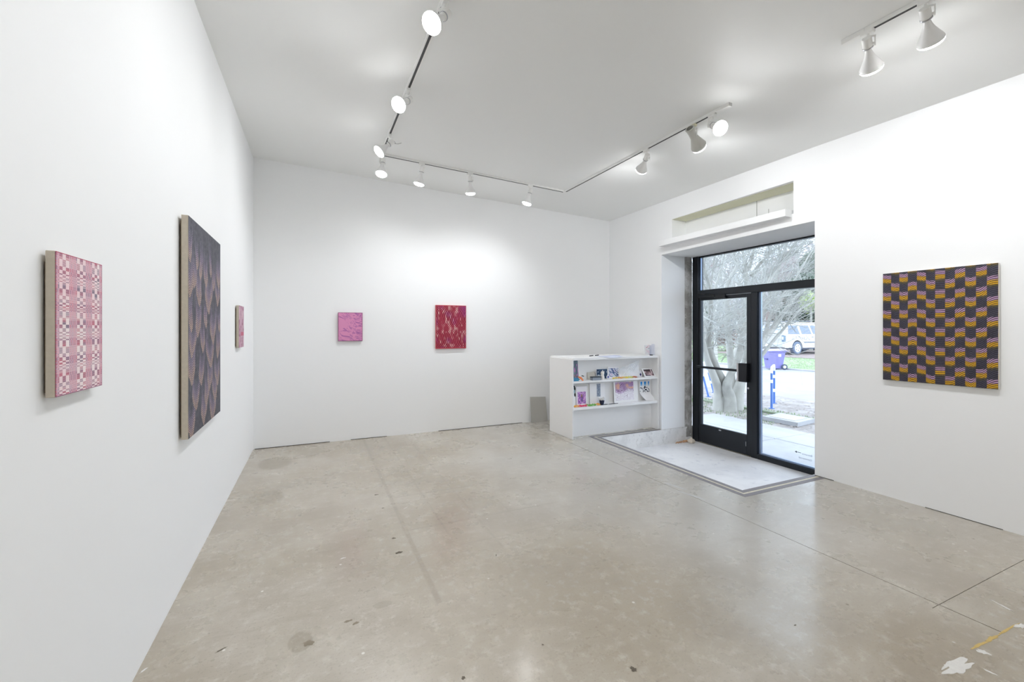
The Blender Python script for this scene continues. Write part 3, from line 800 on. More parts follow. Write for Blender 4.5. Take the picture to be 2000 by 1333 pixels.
def card(name, px0, py0, px1, py1, Y, lean, label, cat, fn=None, nu=40, nv=40, thick=.003, base=PAPER, margin=(0, 0, 1, 1), bot=None, group=None):
    """upright sheet or card on a shelf; bottom edge at Y, top leaning back by `lean`; picture area = margin box"""
    a = P(px0, py1, Y); b = P(px1, py0, Y); z0 = a.z if bot is None else bot; z1 = b.z
    A = Vector((a.x, Y, z0)); U = Vector((b.x - a.x, 0, 0)); V = Vector((0, lean, z1 - z0)); n = U.cross(V).normalized()
    if n.y > 0: n = -n
    q = MB(); back = -n * thick
    q.raw([A, A + U, A + U + V, A + V, A + back, A + U + back, A + U + V + back, A + V + back],
          [(0, 1, 2, 3), (5, 4, 7, 6), (1, 0, 4, 5), (2, 1, 5, 6), (3, 2, 6, 7), (0, 3, 7, 4)])
    o = q.build(name, base); tag(o, label, cat, group); centre_origin(o)
    if fn:
        u0, v0, u1, v1 = margin
        pc = picture('printed_area', A + U * u0 + V * v0 + n * .0008, U * (u1 - u0), V * (v1 - v0), nu, nv, fn, PRINT, o)
    return o
def f_zine(U, V):
    c = lerp(C3(60, 72, 88), C3(120, 140, 150), vnoise(U * 9, V * 8, 1))
    k = np.clip(vnoise(U * 7 + 3, V * 4, 2) * 4 - 2.2, 0, 1) * (V > .25) * (V < .8)
    c = lerp(c, C3(206, 130, 192)[None] + 0 * c, k)
    k = np.clip(vnoise(U * 12, V * 12, 3) * 5 - 3, 0, 1) * (V < .3); c = lerp(c, C3(206, 110, 100)[None] + 0 * c, k)
    return np.where((V < .16)[:, None], lerp(C3(70, 150, 170), C3(60, 110, 160), vnoise(U * 6, V * 20, 4)), c)
card('booklet', 1120.5, 703, 1130.5, 743.5, 4.80, .03, 'tall dark teal and magenta printed booklet at the left end of the upper shelf', 'booklet', f_zine, 30, 70, .006, bot=S1 + .001)
# folded orange origami and small boxes
og = MB(); c0 = P(1135, 739, 4.80); c0.z = S1 + .02
for k, (dx, dz, ry) in enumerate([(0, .012, .7), (.018, .0, .9), (-.014, .02, .5)]):
    pass
og_o = empty('folded_paper', (c0.x, 4.80, S1)); OP = mat('orange_paper', rgb(240, 140, 84), .6)
for k, (dx, dz, ry) in enumerate([(0, .012, .7), (.018, .0, .9), (-.014, .02, .5)]):
    M = Matrix.Translation(c0 + Vector((dx, k * .004, dz))) @ Euler((.3, ry, .2)).to_matrix().to_4x4()
    MB().box((-.036, -.002, -.009), (.036, .002, .009), M).build('paper_fold', OP, og_o)
tag(og_o, 'crumpled orange folded paper beside the dark booklet on the upper shelf', 'paper')
g2 = MB()
for k, (dx, dz, ry) in enumerate([(-.03, .014, .55), (.035, .05, .25), (.03, .008, .9)]):
    M = Matrix.Translation(c0 + Vector((dx, .014, dz - .008))) @ Euler((.1, ry, .1)).to_matrix().to_4x4()
    MB().box((-.02, -.0015, -.006), (.02, .0015, .006), M).build('dark_tip', mat('dark_green_paper', rgb(36, 62, 50), .6), og_o)
card('card', 1148, 727, 1162, 744, 4.87, .01, 'blank beige card behind the grey box on the upper shelf', 'card', thick=.002, base=mat('beige_card', rgb(214, 210, 200), .8), bot=S1 + .001)
b0 = P(1154, 741, 4.79)
bx = MB().bbox((b0.x + .02, 4.775, S1), (b0.x + .155, 4.835, S1 + .035), .002).build('box', mat('grey_card_box', rgb(142, 150, 162), .5))
MB().box((b0.x + .018, 4.775, S1 + .035), (b0.x + .157, 4.837, S1 + .047)).build('lid', mat('dark_slate_lid', rgb(64, 72, 82), .5), bx)
tag(centre_origin(bx), 'small slate-grey flat box with darker lid on the upper shelf', 'box')
def f_navy(U, V):
    c = lerp(C3(44, 64, 92), C3(66, 90, 120), vnoise(U * 12, V * 9, 1))
    for (a, b, r) in ((.13, .72, .04), (.93, .68, .035)):
        c = np.where(((U - a) ** 2 + ((V - b) * .8) ** 2 < r * r)[:, None], C3(220, 232, 244)[None], c)
    k = (V < .28 + .16 * np.sin(U * 9)) & (U < .3); return np.where(k[:, None], C3(205, 212, 216)[None], c)
card('postcard', 1165, 720, 1187.5, 739, 4.86, .012, 'navy blue printed postcard with white dots, behind the white figurine', 'postcard', f_navy, 44, 36, .002, margin=(.04, .04, .97, .95), bot=S1 + .001)
def f_diag(U, V):
    a = U * 1.2 + V; n = vnoise(a * 9, (U - V) * 3 + 8, 2)
    c = lerp(C3(214, 220, 236), C3(96, 112, 160), np.clip(n * 3 - 1.1, 0, 1)); c = lerp(c, C3(224, 190, 224)[None] + 0 * c, np.clip(vnoise(a * 5, (U - V) * 2, 4) * 4 - 2.4, 0, 1))
    return np.where(((vnoise(a * 12, (U - V) * 4 + 3, 6)) > .82)[:, None], C3(34, 38, 66)[None], c)
card('postcard', 1187.5, 716, 1209.5, 739.5, 4.87, .010, 'white bordered postcard with blue and lilac diagonal marks on the upper shelf', 'postcard', f_diag, 44, 44, .002, margin=(.08, .12, .93, .86), bot=S1 + .001)
bp_ = P(1187.6, 736, 4.835)
bd = MB().lathe([(.026, -.003), (.027, 0), (.024, .003), (.001, .004)], 20, Matrix.Translation((bp_.x, 4.835, S1 + .028)) @ Matrix.Rotation(math.pi / 2, 4, 'X')).build('badge', PAPER, None, True)
MB().lathe([(.017, .0036), (.016, .0052), (.001, .0055)], 18, Matrix.Translation((bp_.x, 4.835, S1 + .028)) @ Matrix.Rotation(math.pi / 2, 4, 'X')).build('blue_centre', mat('periwinkle_ink', rgb(104, 116, 178), .5), bd)
tag(centre_origin(bd), 'round white badge with blue centre between the two postcards', 'badge')
# white figurine: rounded body with a raised, knobbly head
fg = MB(); f0 = P(1176.5, 745, 4.80)
fg.lathe([(.001, 0), (.026, .001), (.030, .02), (.026, .045), (.020, .065), (.024, .078), (.026, .09), (.018, .105), (.006, .112), (.001, .113)], 18, Matrix.Translation((f0.x, 4.80, S1)))
for dx, dz, l in ((-.018, .082, .03), (.016, .088, .028), (-.004, .10, .03)):
    fg.tube([(f0.x + dx * .5, 4.795, S1 + dz - .015), (f0.x + dx, 4.79, S1 + dz + l * .5), (f0.x + dx * 1.3, 4.792, S1 + dz + l)], [.010, .008, .004], 8)
fg.tube([(f0.x - .018, 4.79, S1 + .05), (f0.x - .036, 4.785, S1 + .062)], [.009, .006], 8)
tag(centre_origin(fg.build('figurine', mat('white_glazed_ceramic', rgb(236, 232, 226), .35), None, True)), 'small white ceramic figurine with raised knobs in front of the navy postcard', 'figurine')
# clear plastic sleeve with a white sheet inside
CLEARP = mat('clear_plastic_sleeve', (.95, .97, 1, 1), .18, alpha=.30)
sl0, sl1 = P(1209, 741, 4.86), P(1247, 704, 4.86)
w_, h_s = sl1.x - sl0.x, sl1.z - S1
sv = MB().sheet(lambda u, v: (sl0.x + u * w_, 4.842 + .012 * v + .006 * math.sin(u * 9 + v * 4) * math.sin(v * 6), S1 + .002 + v * h_s * (.55 + .43 * u if v > .5 else 1) * (1)), 16, 14, .0012)
svo = sv.build('plastic_sleeve', CLEARP, None, True)
MB().sheet(lambda u, v: (sl0.x + u * w_, 4.856 + .010 * v, S1 + .002 + v * h_s * (.25 + .34 * u)), 12, 6, .001).build('paper_insert', PAPER, svo)
for k in range(5):
    a = Vector((sl0.x + w_ * (.18 + .13 * k), 4.838, S1 + .05 + .01 * k)); MB().tube([a, a + Vector((w_ * .32, .004, h_s * (.42 + .03 * k)))], .0009, 4).build('crease', PAPER, svo)
tag(centre_origin(svo), 'transparent creased plastic sleeve holding white paper on the upper shelf', 'sleeve')
def garland(name, pts, cols, label, n, seed, amp=.008):
    rr = random.Random(seed); root = empty(name, tuple(pts[0]), label, 'garland')
    A, B = Vector(pts[0]), Vector(pts[1]); L_ = (B - A)
    for ci, cname in enumerate(cols):
        q = MB()
        for k in range(n):
            if int((k / n) * len(cols)) != ci: continue
            t = (k + rr.random()) / n
            c = A + L_ * t + Vector((0, rr.uniform(-.012, .012), amp * rr.random() + .002))
            pts_ = [c + Vector((.011 * math.cos(a), .004 * math.sin(a * 2), .008 + .008 * math.sin(a))) for a in [i * math.pi / 3 for i in range(7)]]
            q.tube(pts_, .003, 4)
        if q.v: q.build('paper_links', MATS[cname], root)['kind'] = 'stuff'
    return root
mat('yellow_paper', rgb(240, 214, 70), .6); mat('amber_paper', rgb(242, 182, 80), .6); mat('lime_paper', rgb(222, 222, 96), .6)
mat('pink_paper', rgb(240, 70, 120), .6); mat('green_paper', rgb(104, 190, 66), .6); mat('gold_paper', rgb(246, 186, 62), .6); mat('brick_paper', rgb(196, 110, 66), .6)
ga, gb = P(1197, 741, 4.80), P(1244, 739, 4.80)
garland('garland', ((ga.x, 4.80, S1), (gb.x, 4.80, S1)), ['yellow_paper', 'amber_paper', 'yellow_paper', 'lime_paper', 'brick_paper'], 'yellow and amber linked paper garland lying on the upper shelf', 40, 3)
ga, gb = P(1121, 795, 4.785), P(1172, 792, 4.785)
garland('garland', ((ga.x, 4.785, S2), (gb.x, 4.785, S2)), ['gold_paper', 'pink_paper', 'pink_paper', 'green_paper', 'green_paper', 'gold_paper'], 'bright pink, orange and green paper garland lying on the lower shelf', 54, 4, .014)
# small card with a dark diamond, photo book on a stand
def f_dia(U, V):
    c = np.tile(C3(232, 232, 240), (len(U), 1)); k = (np.abs(U - .5) * 1.1 + np.abs(V - .38) * 1.3) < .34
    return np.where(k[:, None], C3(52, 50, 110)[None], c)
card('card', 1248, 724, 1254.5, 740, 4.85, .01, 'small white card with a dark blue diamond beside the photo book', 'card', f_dia, 20, 30, .002, bot=S1 + .001)
def f_photo(U, V):
    c = lerp(C3(214, 186, 192), C3(110, 88, 92), np.clip(vnoise(U * 3.2, V * 3, 1) * 2.2 - .5, 0, 1)); c = lerp(c, C3(58, 46, 50)[None] + 0 * c, np.clip((V - .62) * 4, 0, 1))
    c = np.where(((U > .78) & (U < .9) & (V > .3))[:, None], C3(226, 208, 214)[None], c); return np.where(((V < .12 + .3 * (U - .5) ** 2) & (U < .6))[:, None], C3(60, 48, 62)[None], c)
bk = MB(); q0, q1 = P(1259.5, 735.8, 4.80), P(1281.5, 735.5, 4.80); tl, tr = P(1252, 720.5, 4.86), P(1271.5, 720, 4.86)
A, B, Cc, D = (Vector((q0.x, 4.79, S1 + .004)), Vector((q1.x - .01, 4.79, S1 + .004)), Vector((tr.x, 4.85, tr.z)), Vector((tl.x, 4.85, tl.z)))
nn = Vector((0, -.8, .5)).normalized() * -.010
bk.raw([A, B, Cc, D, A + nn, B + nn, Cc + nn, D + nn], [(0, 1, 2, 3), (5, 4, 7, 6), (1, 0, 4, 5), (2, 1, 5, 6), (3, 2, 6, 7), (0, 3, 7, 4)])
bo = bk.build('photo_book', PAPER); tag(centre_origin(bo), 'white book with a brown cover photograph leaning on a stand, right end of upper shelf', 'book')
U_, V_ = B - A, D - A
picture('cover_photo', A + U_ * .10 + V_ * .12 - nn * .08, U_ * .78, V_ * .76, 40, 36, f_photo, PRINT, bo)
MB().tube([D + nn + Vector((.02, 0, 0)), Vector((D.x + .05, 4.883, S1 + .003))], .003, 6).build('stand_leg', mat('grey_green_stand', rgb(150, 160, 150), .6), bo)
# lower shelf
def f_bw(U, V):
    k = (vnoise(U * 3 + 1, V * 7, 2) > .52); c = np.where(k[:, None], C3(22, 24, 28)[None], C3(236, 238, 238)[None])
    return np.where((((U - .6) * .35) ** 2 + (V - .72) ** 2 < .006)[:, None], C3(120, 160, 166)[None], c)
card('card', 1119.5, 754, 1124.5, 789, 4.84, .01, 'narrow black and white printed card at the left end of the lower shelf', 'card', f_bw, 14, 60, .003, bot=S2 + .001)
card('mount_board', 1121, 750, 1151, 790, 4.872, .006, 'large plain white mount board behind the purple print', 'board', thick=.004, base=mat('grey_white_board', rgb(222, 221, 219), .8), bot=S2 + .001)
def f_purple(U, V):
    c = lerp(C3(222, 176, 222), C3(140, 92, 168), np.clip(vnoise(U * 12, V * 14, 1) * 2.2 - .6, 0, 1))
    k = ((U - .5) ** 2 * 2.2 + (V - .66) ** 2) < .02; c = np.where(k[:, None], C3(150, 120, 86)[None], c)
    k = ((U - .5) ** 2 * 5 + (V - .32) ** 2) < .035; c = np.where(k[:, None], C3(88, 82, 130)[None], c)
    k = ((U - .5) ** 2 * 5 + (V - .54) ** 2) < .006; return np.where(k[:, None], C3(60, 46, 60)[None], c)
card('art_print', 1126, 755, 1147.5, 790, 4.85, .012, 'white mounted print with a purple picture on the lower shelf', 'print', f_purple, 44, 54, .003, base=mat('cool_white_card', rgb(240, 238, 242), .7), margin=(.12, .10, .86, .73), bot=S2 + .001)
def f_grey(U, V):
    c = lerp(C3(176, 186, 200), C3(118, 130, 152), vnoise(U * 6, V * 14, 1)); return c
card('art_print', 1152, 748, 1182, 791, 4.865, .008, 'white sheet with a narrow blue-grey vertical image on the lower shelf', 'print', f_grey, 14, 60, .002, margin=(.46, .36, .70, .97), bot=S2 + .001)
# dark cup with white crinkled lining
n0 = P(1175.5, 792, 4.80)
cu = MB().lathe([(.020, 0), (.024, .002), (.034, .06), (.036, .075), (.033, .075), (.030, .055), (.018, .006)], 20, Matrix.Translation((n0.x, 4.80, S2)))
cuo = cu.build('cup', mat('navy_fabric_cup', rgb(28, 36, 62), .8), None, True)
rr = random.Random(2); q = MB()
for k in range(14):
    a = k * 2 * math.pi / 14; q.tube([(n0.x + .030 * math.cos(a), 4.80 + .030 * math.sin(a), S2 + .065), (n0.x + .040 * math.cos(a), 4.80 + .040 * math.sin(a), S2 + .088 + rr.random() * .016), (n0.x + .024 * math.cos(a + .4), 4.80 + .024 * math.sin(a + .4), S2 + .082)], [.006, .008, .004], 5)
q.build('white_ruffle', PAPER, cuo, True); tag(centre_origin(cuo), 'small navy cup with a white ruffled top on the lower shelf', 'cup')
for (xa, xb, yy, lb) in ((1178, 1187, 792.5, 'short black cord lying beside the navy cup on the lower shelf'), (1188, 1207, 790.5, 'black pen lying flat on the lower shelf below the large drawing')):
    a, b = P(xa, yy, 4.79), P(xb, yy, 4.79)
    q = MB().tube([(a.x, 4.785, S2 + .005), (a.x * .6 + b.x * .4, 4.792, S2 + .007), (b.x, 4.79, S2 + .005)], [.003, .005, .0035], 8)
    tag(centre_origin(q.build('pen' if xa == 1188 else 'cord', BLACKPL, None, True)), lb, 'pen' if xa == 1188 else 'cord')
def f_big(U, V):
    wu = U + .22 * (vnoise(U * 4, V * 4, 31) - .5); wv = V + .22 * (vnoise(U * 4, V * 4, 32) - .5)
    ring = np.sin(np.sqrt((wu * 3 % 1 - .5) ** 2 + (wv * 3 % 1 - .5) ** 2) * 34 + vnoise(U * 9, V * 9, 2) * 9)
    base = lerp(C3(244, 242, 250), C3(176, 138, 188), np.clip((V - .42 + .1 * np.sin(U * 6)) * 6, 0, 1) * (vnoise(U * 8, V * 8, 1) * .5 + .5))
    ink = np.clip(ring * 2 - .7, 0, 1) * np.where(V > .45, .75, .25); c = lerp(base, C3(98, 70, 96)[None] + 0 * base, ink)
    k = np.clip(vnoise(U * 6 + 4, V * 6, 5) * 4 - 2.6, 0, 1) * (V > .5); return lerp(c, C3(226, 178, 160)[None] + 0 * c, k)
card('drawing', 1200, 744, 1246.5, 792, 4.845, .02, 'large white sheet with a purple and black line drawing on the lower shelf', 'drawing', f_big, 80, 80, .0015, margin=(.06, .10, .82, .97), bot=S2 + .001)
def f_blue(U, V):
    c = np.tile(C3(244, 246, 248), (len(U), 1))
    for (a, b) in ((.04, .26), (.42, .66), (.84, .97)):
        k = ((U > a) & (U < b)) * np.clip((V - .52) * 3, 0, 1); c = lerp(c, C3(38, 140, 220)[None] + 0 * c, k)
    k = (V < .45) & (vnoise(U * 9, V * 9, 3) > .60); c = np.where(k[:, None], C3(34, 44, 66)[None], c)
    k = ((U - .52) ** 2 + (V - .5) ** 2 < .006); return np.where(k[:, None], C3(14, 16, 24)[None], c)
x0, x1 = P(1250, 745, 4.86).x, P(1270, 745, 4.86).x; z1 = P(1250, 745, 4.86).z
bend = lambda u, v: Vector((x0 + u * (x1 - x0) + (.085 if True else 0) * max(0, .45 - v) ** 1.5 * 3.0, 4.872 - .06 * max(0, .45 - v) ** 1.3 * 2.6, S2 + .002 + v * (z1 - S2)))
sb = MB().sheet(lambda u, v: bend(u, v), 6, 14, .001); so = sb.build('poster', PAPER, None, True)
so['label'] = 'curling white poster with blue sky strips at the right end of the lower shelf'; so['category'] = 'poster'; centre_origin(so)
picture('printed_area', (x0 + .008, 4.8705, S2 + .42 * (z1 - S2)), (x1 - x0 - .016, 0, 0), (0, 0, .54 * (z1 - S2)), 50, 50, f_blue, PRINT, so,
        bulge=lambda U, V: np.stack([.085 * 3 * np.maximum(0, .45 - (.42 + .54 * V)) ** 1.5, -.0 - .06 * 2.6 * np.maximum(0, .45 - (.42 + .54 * V)) ** 1.3, 0 * V], 1))
# on the counter top
pc = MB().sheet(lambda u, v: (3.50 + u * .34 + .03 * v, 4.752 + v * .22 - (.012 if v < .2 else 0) * math.sin(u * 3.1), TOP + .0015 + (.010 * u * u if v > .3 else .004) - (.014 * math.sin(u * 3.1) if v < .12 else 0)), 14, 8, .001, (0, 0, 1))
tag(centre_origin(pc.build('paper_sheet', mat('bluish_paper', rgb(206, 212, 232), .6), None, True)), 'thin curling sheet of paper overhanging the front edge of the counter top', 'paper')
for xx, yy, lb in ((3.47, 5.0, 'black pen lying on the counter top behind the paper, left'), (3.60, 5.05, 'black pen lying on the counter top behind the paper, right')):
    tag(centre_origin(MB().tube([(xx, yy, TOP + .007), (xx + .10, yy + .06, TOP + .007)], .006, 8).build('pen', BLACKPL, None, True)), lb, 'pen')
def f_red(U, V):
    c = np.tile(C3(234, 236, 238), (len(U), 1)); n = vnoise(U * 8, V * 8, 1)
    c = lerp(c, C3(232, 214, 222)[None] + 0 * c, np.clip(n * 2 - .9, 0, 1))
    for (a, b, s) in ((.25, .78, 1), (.82, .76, -1)):
        k = np.abs((V - b) - s * (U - a) * 1.1) < .03; k = k & (np.abs(U - a) < .06); c = np.where(k[:, None], C3(176, 62, 84)[None], c)
    k = (np.abs(V - .66) < .02) & (U > .32) & (U < .55); return np.where(k[:, None], C3(150, 160, 165)[None], c)
c1, c2 = onY(1260, 695, 4.92), onY(1281, 674, 4.92)
rc_ = card('stand_card', 1260, 674, 1281, 695, 4.92, .02, 'white card with small red dashes standing at the right end of the counter top', 'card', f_red, 40, 40, .003, bot=TOP + .001)
tag(centre_origin(MB().bbox((4.375, 4.80, TOP), (4.415, 4.83, TOP + .012), .003).build('binder_clip', BLACKPL)), 'small black clip on the counter top before the red-marked card', 'clip')
hd = MB().box((4.425, 4.84, TOP), (4.478, 4.842, TOP + .16)).box((4.425, 4.88, TOP), (4.478, 4.882, TOP + .14)).box((4.425, 4.84, TOP), (4.478, 4.882, TOP + .003))
tag(centre_origin(hd.build('leaflet_holder', mat('milky_acrylic', rgb(224, 228, 240), .3, alpha=.75))), 'milky clear acrylic leaflet holder at the far right of the counter top', 'holder')
# grey board leaning on the back wall behind the desk
lb_ = MB(); a, b = onZ(1035.5, 826, 0), onZ(1067, 822, 0)
xa, xb, xt0, xt1 = 3.03, 3.315, 3.034, 3.30
q = [(xa, 5.90, .002), (xb, 5.90, .002), (xt1, 5.942, .372), (xt0, 5.942, .385)]
lb_.raw(q + [(x, y + .006, z) for x, y, z in q], [(0, 1, 2, 3), (5, 4, 7, 6), (1, 0, 4, 5), (2, 1, 5, 6), (3, 2, 6, 7), (0, 3, 7, 4)])
tag(centre_origin(lb_.build('board', mat('warm_grey_board', rgb(188, 186, 180), .7))), 'small grey board leaning against the back wall behind the counter', 'board')

# paint marks and scuffs on the floor
def splat(name, cx, cy, rx, ry, ang, m, label, seed, rag=.35, z=.0006):
    rr = random.Random(seed); n = 34; q = MB(); pts = []
    ph_ = [rr.random() * 6.28 for _ in range(4)]
    for k in range(n):
        a = 2 * math.pi * k / n; r = 1 + rag * (.35 * math.sin(2 * a + ph_[0]) + .3 * math.sin(3 * a + ph_[1]) + .3 * math.sin(5 * a + ph_[2]) + .22 * math.sin(9 * a + ph_[3]) + (rr.random() - .5) * .25)
        x, y = rx * r * math.cos(a), ry * r * math.sin(a)
        pts.append((cx + x * math.cos(ang) - y * math.sin(ang), cy + x * math.sin(ang) + y * math.cos(ang)))
    q.prism(pts, .0001, z); o = q.build(name, m, fl)
    o['label'] = label
    return o
WP = mat('white_paint_splash', rgb(226, 224, 220), .6, noise=.05, nscale=60); YP = mat('yellow_paint_streak', rgb(205, 178, 110), .7, noise=.1, nscale=60); SC_ = mat('dark_scuff', rgb(140, 130, 114), .8)
DG = mat('black_speck', rgb(98, 90, 78), .8)
def smear(name, a, b, w, m, label, seed, rag=.5, z=.0006):
    A, B = onZ(a[0], a[1], 0), onZ(b[0], b[1], 0); d = B - A
    splat(name, (A.x + B.x) / 2, (A.y + B.y) / 2, d.length / 2, w / 2, math.atan2(d.y, d.x), m, label, seed, rag, z)
for k, (a, b, w) in enumerate([((1846, 1314), (1896, 1291), .050), ((1842, 1306), (1858, 1294), .016), ((1908, 1269), (1932, 1280), .030), ((1920, 1307), (1946, 1320), .010), ((1934, 1172), (1982, 1197), .008), ((1986, 1226), (2000, 1222), .030)]):
    smear('paint_splash', a, b, w, WP, 'white paint splash', 20 + k, .55, .0006 + .0002 * k)
for k in range(3):
    u = [(1899, 1268), (1928, 1253), (1946, 1243), (1990, 1218)]
    smear('paint_streak', u[k], u[k + 1], (.013, .018, .008)[k], YP, 'yellow paint streak', 44 + k, .5, .0007 + .0002 * k)
for k, (ax, ay, rx, ry, ang) in enumerate([(779, 1080, .020, .014, .2), (769, 1052, .013, .010, .2), (748, 993, .011, .007, .1), (735, 967, .016, .010, .1), (603, 1257, .02, .02, .3), (680, 1214, .018, .008, .2), (695, 1218, .014, .009, .1), (1237, 1308, .012, .014, .8), (1553, 1222, .010, .003, .1), (969, 1085, .014, .003, 1.1), (432, 1270, .022, .004, .5), (1060, 1260, .004, .006, .3), (905, 1325, .008, .008, .3)]):
    p = onZ(ax, ay, 0); splat('scuff_mark', p.x, p.y, rx, ry, ang, SC_ if k in (4, 5, 6) else DG, 'dark scuff', 60 + k, .45, .0004)
for k, (ax, ay, rx, ry, ang) in enumerate([(792, 993, .022, .003, .7), (516, 945, .0, .0, 0), (450, 978, .05, .004, .12), (281, 1310, .016, .004, .9), (661, 1010, .012, .003, .1), (670, 1091, .02, .004, .2), (1318, 950, .10, .012, -1.35), (1350, 968, .12, .012, -1.35)]):
    if rx: p = onZ(ax, ay, 0); splat('paint_splash', p.x, p.y, rx, ry, ang, WP if k < 6 else mat('pale_patch', rgb(196, 196, 196), .5), 'pale paint mark', 90 + k, .5, .0005)

# ================================================================== OUTSIDE
GZ = -.22
SIDEW = patchy_mat('pale_sidewalk_concrete', rgb(150, 149, 150), rgb(160, 159, 160), rgb(136, 135, 134), 1.2, 9, .4, .8, .2)
ROAD = patchy_mat('pale_worn_asphalt', rgb(138, 138, 143), rgb(148, 148, 152), rgb(126, 126, 131), .5, 12, .4, .85, .2)
DIRT = patchy_mat('leaf_littered_dirt', rgb(134, 127, 123), rgb(154, 148, 145), rgb(84, 78, 70), 3, 26, .7, .95, .8)
GRASSM = patchy_mat('mossy_grass_ground', rgb(126, 144, 108), rgb(146, 158, 126), rgb(110, 128, 92), 1.2, 20, .6, .95, .6)
gd = MB().prism([(5.2, -6), (10.6, -6), (10.6, 22), (5.2, 22)], -.7, -.245).build('ground', DIRT); struct(gd, 'leaf-littered dirt verge outside the glass door', 'ground')
sw = MB().prism([(5.2, -3), (7.15, -3), (7.15, 14), (5.2, 14)], -.27, -.235).build('sidewalk', DIRT); struct(sw, 'pale concrete sidewalk outside the door', 'sidewalk')
rr = random.Random(3)
ys = [-2.9 + 1.8 * k for k in range(4)] + [4.29 + 1.8 * k for k in range(6)]
for xa, xb in ((5.2, 6.315), (6.325, 7.14)):
    for k in range(len(ys) - 1):
        a, b = ys[k] + .006, ys[k + 1] - .006; dz = rr.uniform(-.003, .003)
        if xa > 6 and a > 6: xb2 = 6.75
        else: xb2 = xb
        MB().bbox((xa, a, -.235), (xb2, b, GZ + dz), .008).build('paving_slab', SIDEW, sw)
kb = MB().bbox((8.2, -6, -.25), (8.28, 20, -.2), .01); struct(kb.build('trim_4', mat('mossy_edging', rgb(120, 130, 108), .9, noise=.2, nscale=10)), 'thin mossy concrete edging across the verge', 'edging')
rd = MB().prism([(10.6, -30), (19.9, -30), (19.9, 60), (10.6, 60)], -.9, -.43).build('road', ROAD); struct(rd, 'pale grey street beyond the verge', 'road')
cb = MB().bbox((10.45, -30, -.6), (10.62, 60, -.27), .02).bbox((19.85, -30, -.6), (20.0, 60, -.36), .02).build('curb', SIDEW); struct(cb, 'pale concrete street curbs on both sides of the road', 'curb')
def bank(x, y): return -.37 + .29 * min(1, max(0, (x - 20) / 3.5))
gb_ = MB()
xs = [20, 21, 22, 23, 23.6, 30, 46, 70]
gb_.raw([(x, y, bank(x, y)) for x in xs for y in (-30, 60)], [(2 * i, 2 * i + 2, 2 * i + 3, 2 * i + 1) for i in range(len(xs) - 1)])
gb_.raw([(20, -30, -1), (70, -30, -1), (70, 60, -1), (20, 60, -1)], [(0, 3, 2, 1)])
struct(gb_.build('lawn', GRASSM), 'green grass bank across the street', 'lawn')
dw = MB().sheet(lambda u, v: (23.4 + u * 14, 13.0 + v * 8, -.072), 4, 4, .02, (0, 0, 1)); struct(dw.build('driveway', mat('brown_gravel_drive', rgb(128, 114, 110), .9, noise=.15, nscale=4)), 'brown gravel driveway under the parked car', 'driveway')

# grass tufts at the foot of the verge and the bank
def tufts(name, spots, n, h, m, label, seed):
    rr = random.Random(seed); q = MB()
    for k in range(n):
        x0, x1, y0, y1, zf = spots[k % len(spots)]
        x, y = rr.uniform(x0, x1), rr.uniform(y0, y1); z = zf(x, y) if callable(zf) else zf
        a = rr.random() * 6.28; hh = h * rr.uniform(.4, 1); w = h * .12; dx, dy = math.cos(a) * w, math.sin(a) * w
        q.raw([(x - dx, y - dy, z), (x + dx, y + dy, z), (x + dy * 2, y - dx * 2, z + hh), (x - dx * .5, y + dy, z + .0)], [(0, 1, 2), (1, 3, 2)])
    return tag(q.build(name, m), label, 'grass', kind='stuff')
GRASSB = mat('grass_blades', rgb(128, 150, 104), .8, noise=.15, nscale=3)
tufts('grass', [(20.1, 23.4, 8, 26, bank)], 12000, .055, GRASSB, 'short green grass blades on the bank across the street', 1)
tufts('grass', [(7.2, 8.2, 5.0, 9.0, -.245), (8.28, 8.6, 3.5, 9, -.245)], 2600, .05, GRASSB, 'thin mossy grass around the foot of the multi-stemmed tree', 2)
lf = MB(); rr = random.Random(9)
for k in range(2600):
    x, y = rr.uniform(7.0, 10.3), rr.uniform(2.5, 10); s_ = rr.uniform(.012, .035); a = rr.random() * 6.28
    u = Vector((math.cos(a), math.sin(a), rr.uniform(-.3, .3))) * s_; v = Vector((-math.sin(a), math.cos(a), rr.uniform(-.3, .3))) * s_ * .5
    c = Vector((x, y, -.243 + .012)); lf.raw([c - u, c - v, c + u, c + v], [(0, 1, 2, 3)])
tag(lf.build('leaf_litter', mat('dry_leaves', rgb(146, 134, 126), .9, noise=.35, nscale=9)), 'dry fallen leaves scattered over the dirt verge', 'leaves', kind='stuff')

# utility box cover
ub = MB().prism([(7.50, 4.70), (8.12, 4.78), (8.10, 5.40), (7.48, 5.32)], -.24, -.165).build('utility_cover', SIDEW)
MB().prism([(7.58, 4.80), (8.02, 4.86), (8.01, 5.31), (7.57, 5.25)], -.166, -.158).build('lid', mat('worn_concrete_lid', rgb(164, 161, 157), .8), ub)
tag(centre_origin(ub), 'flat rectangular concrete utility box cover in the verge', 'utility cover')

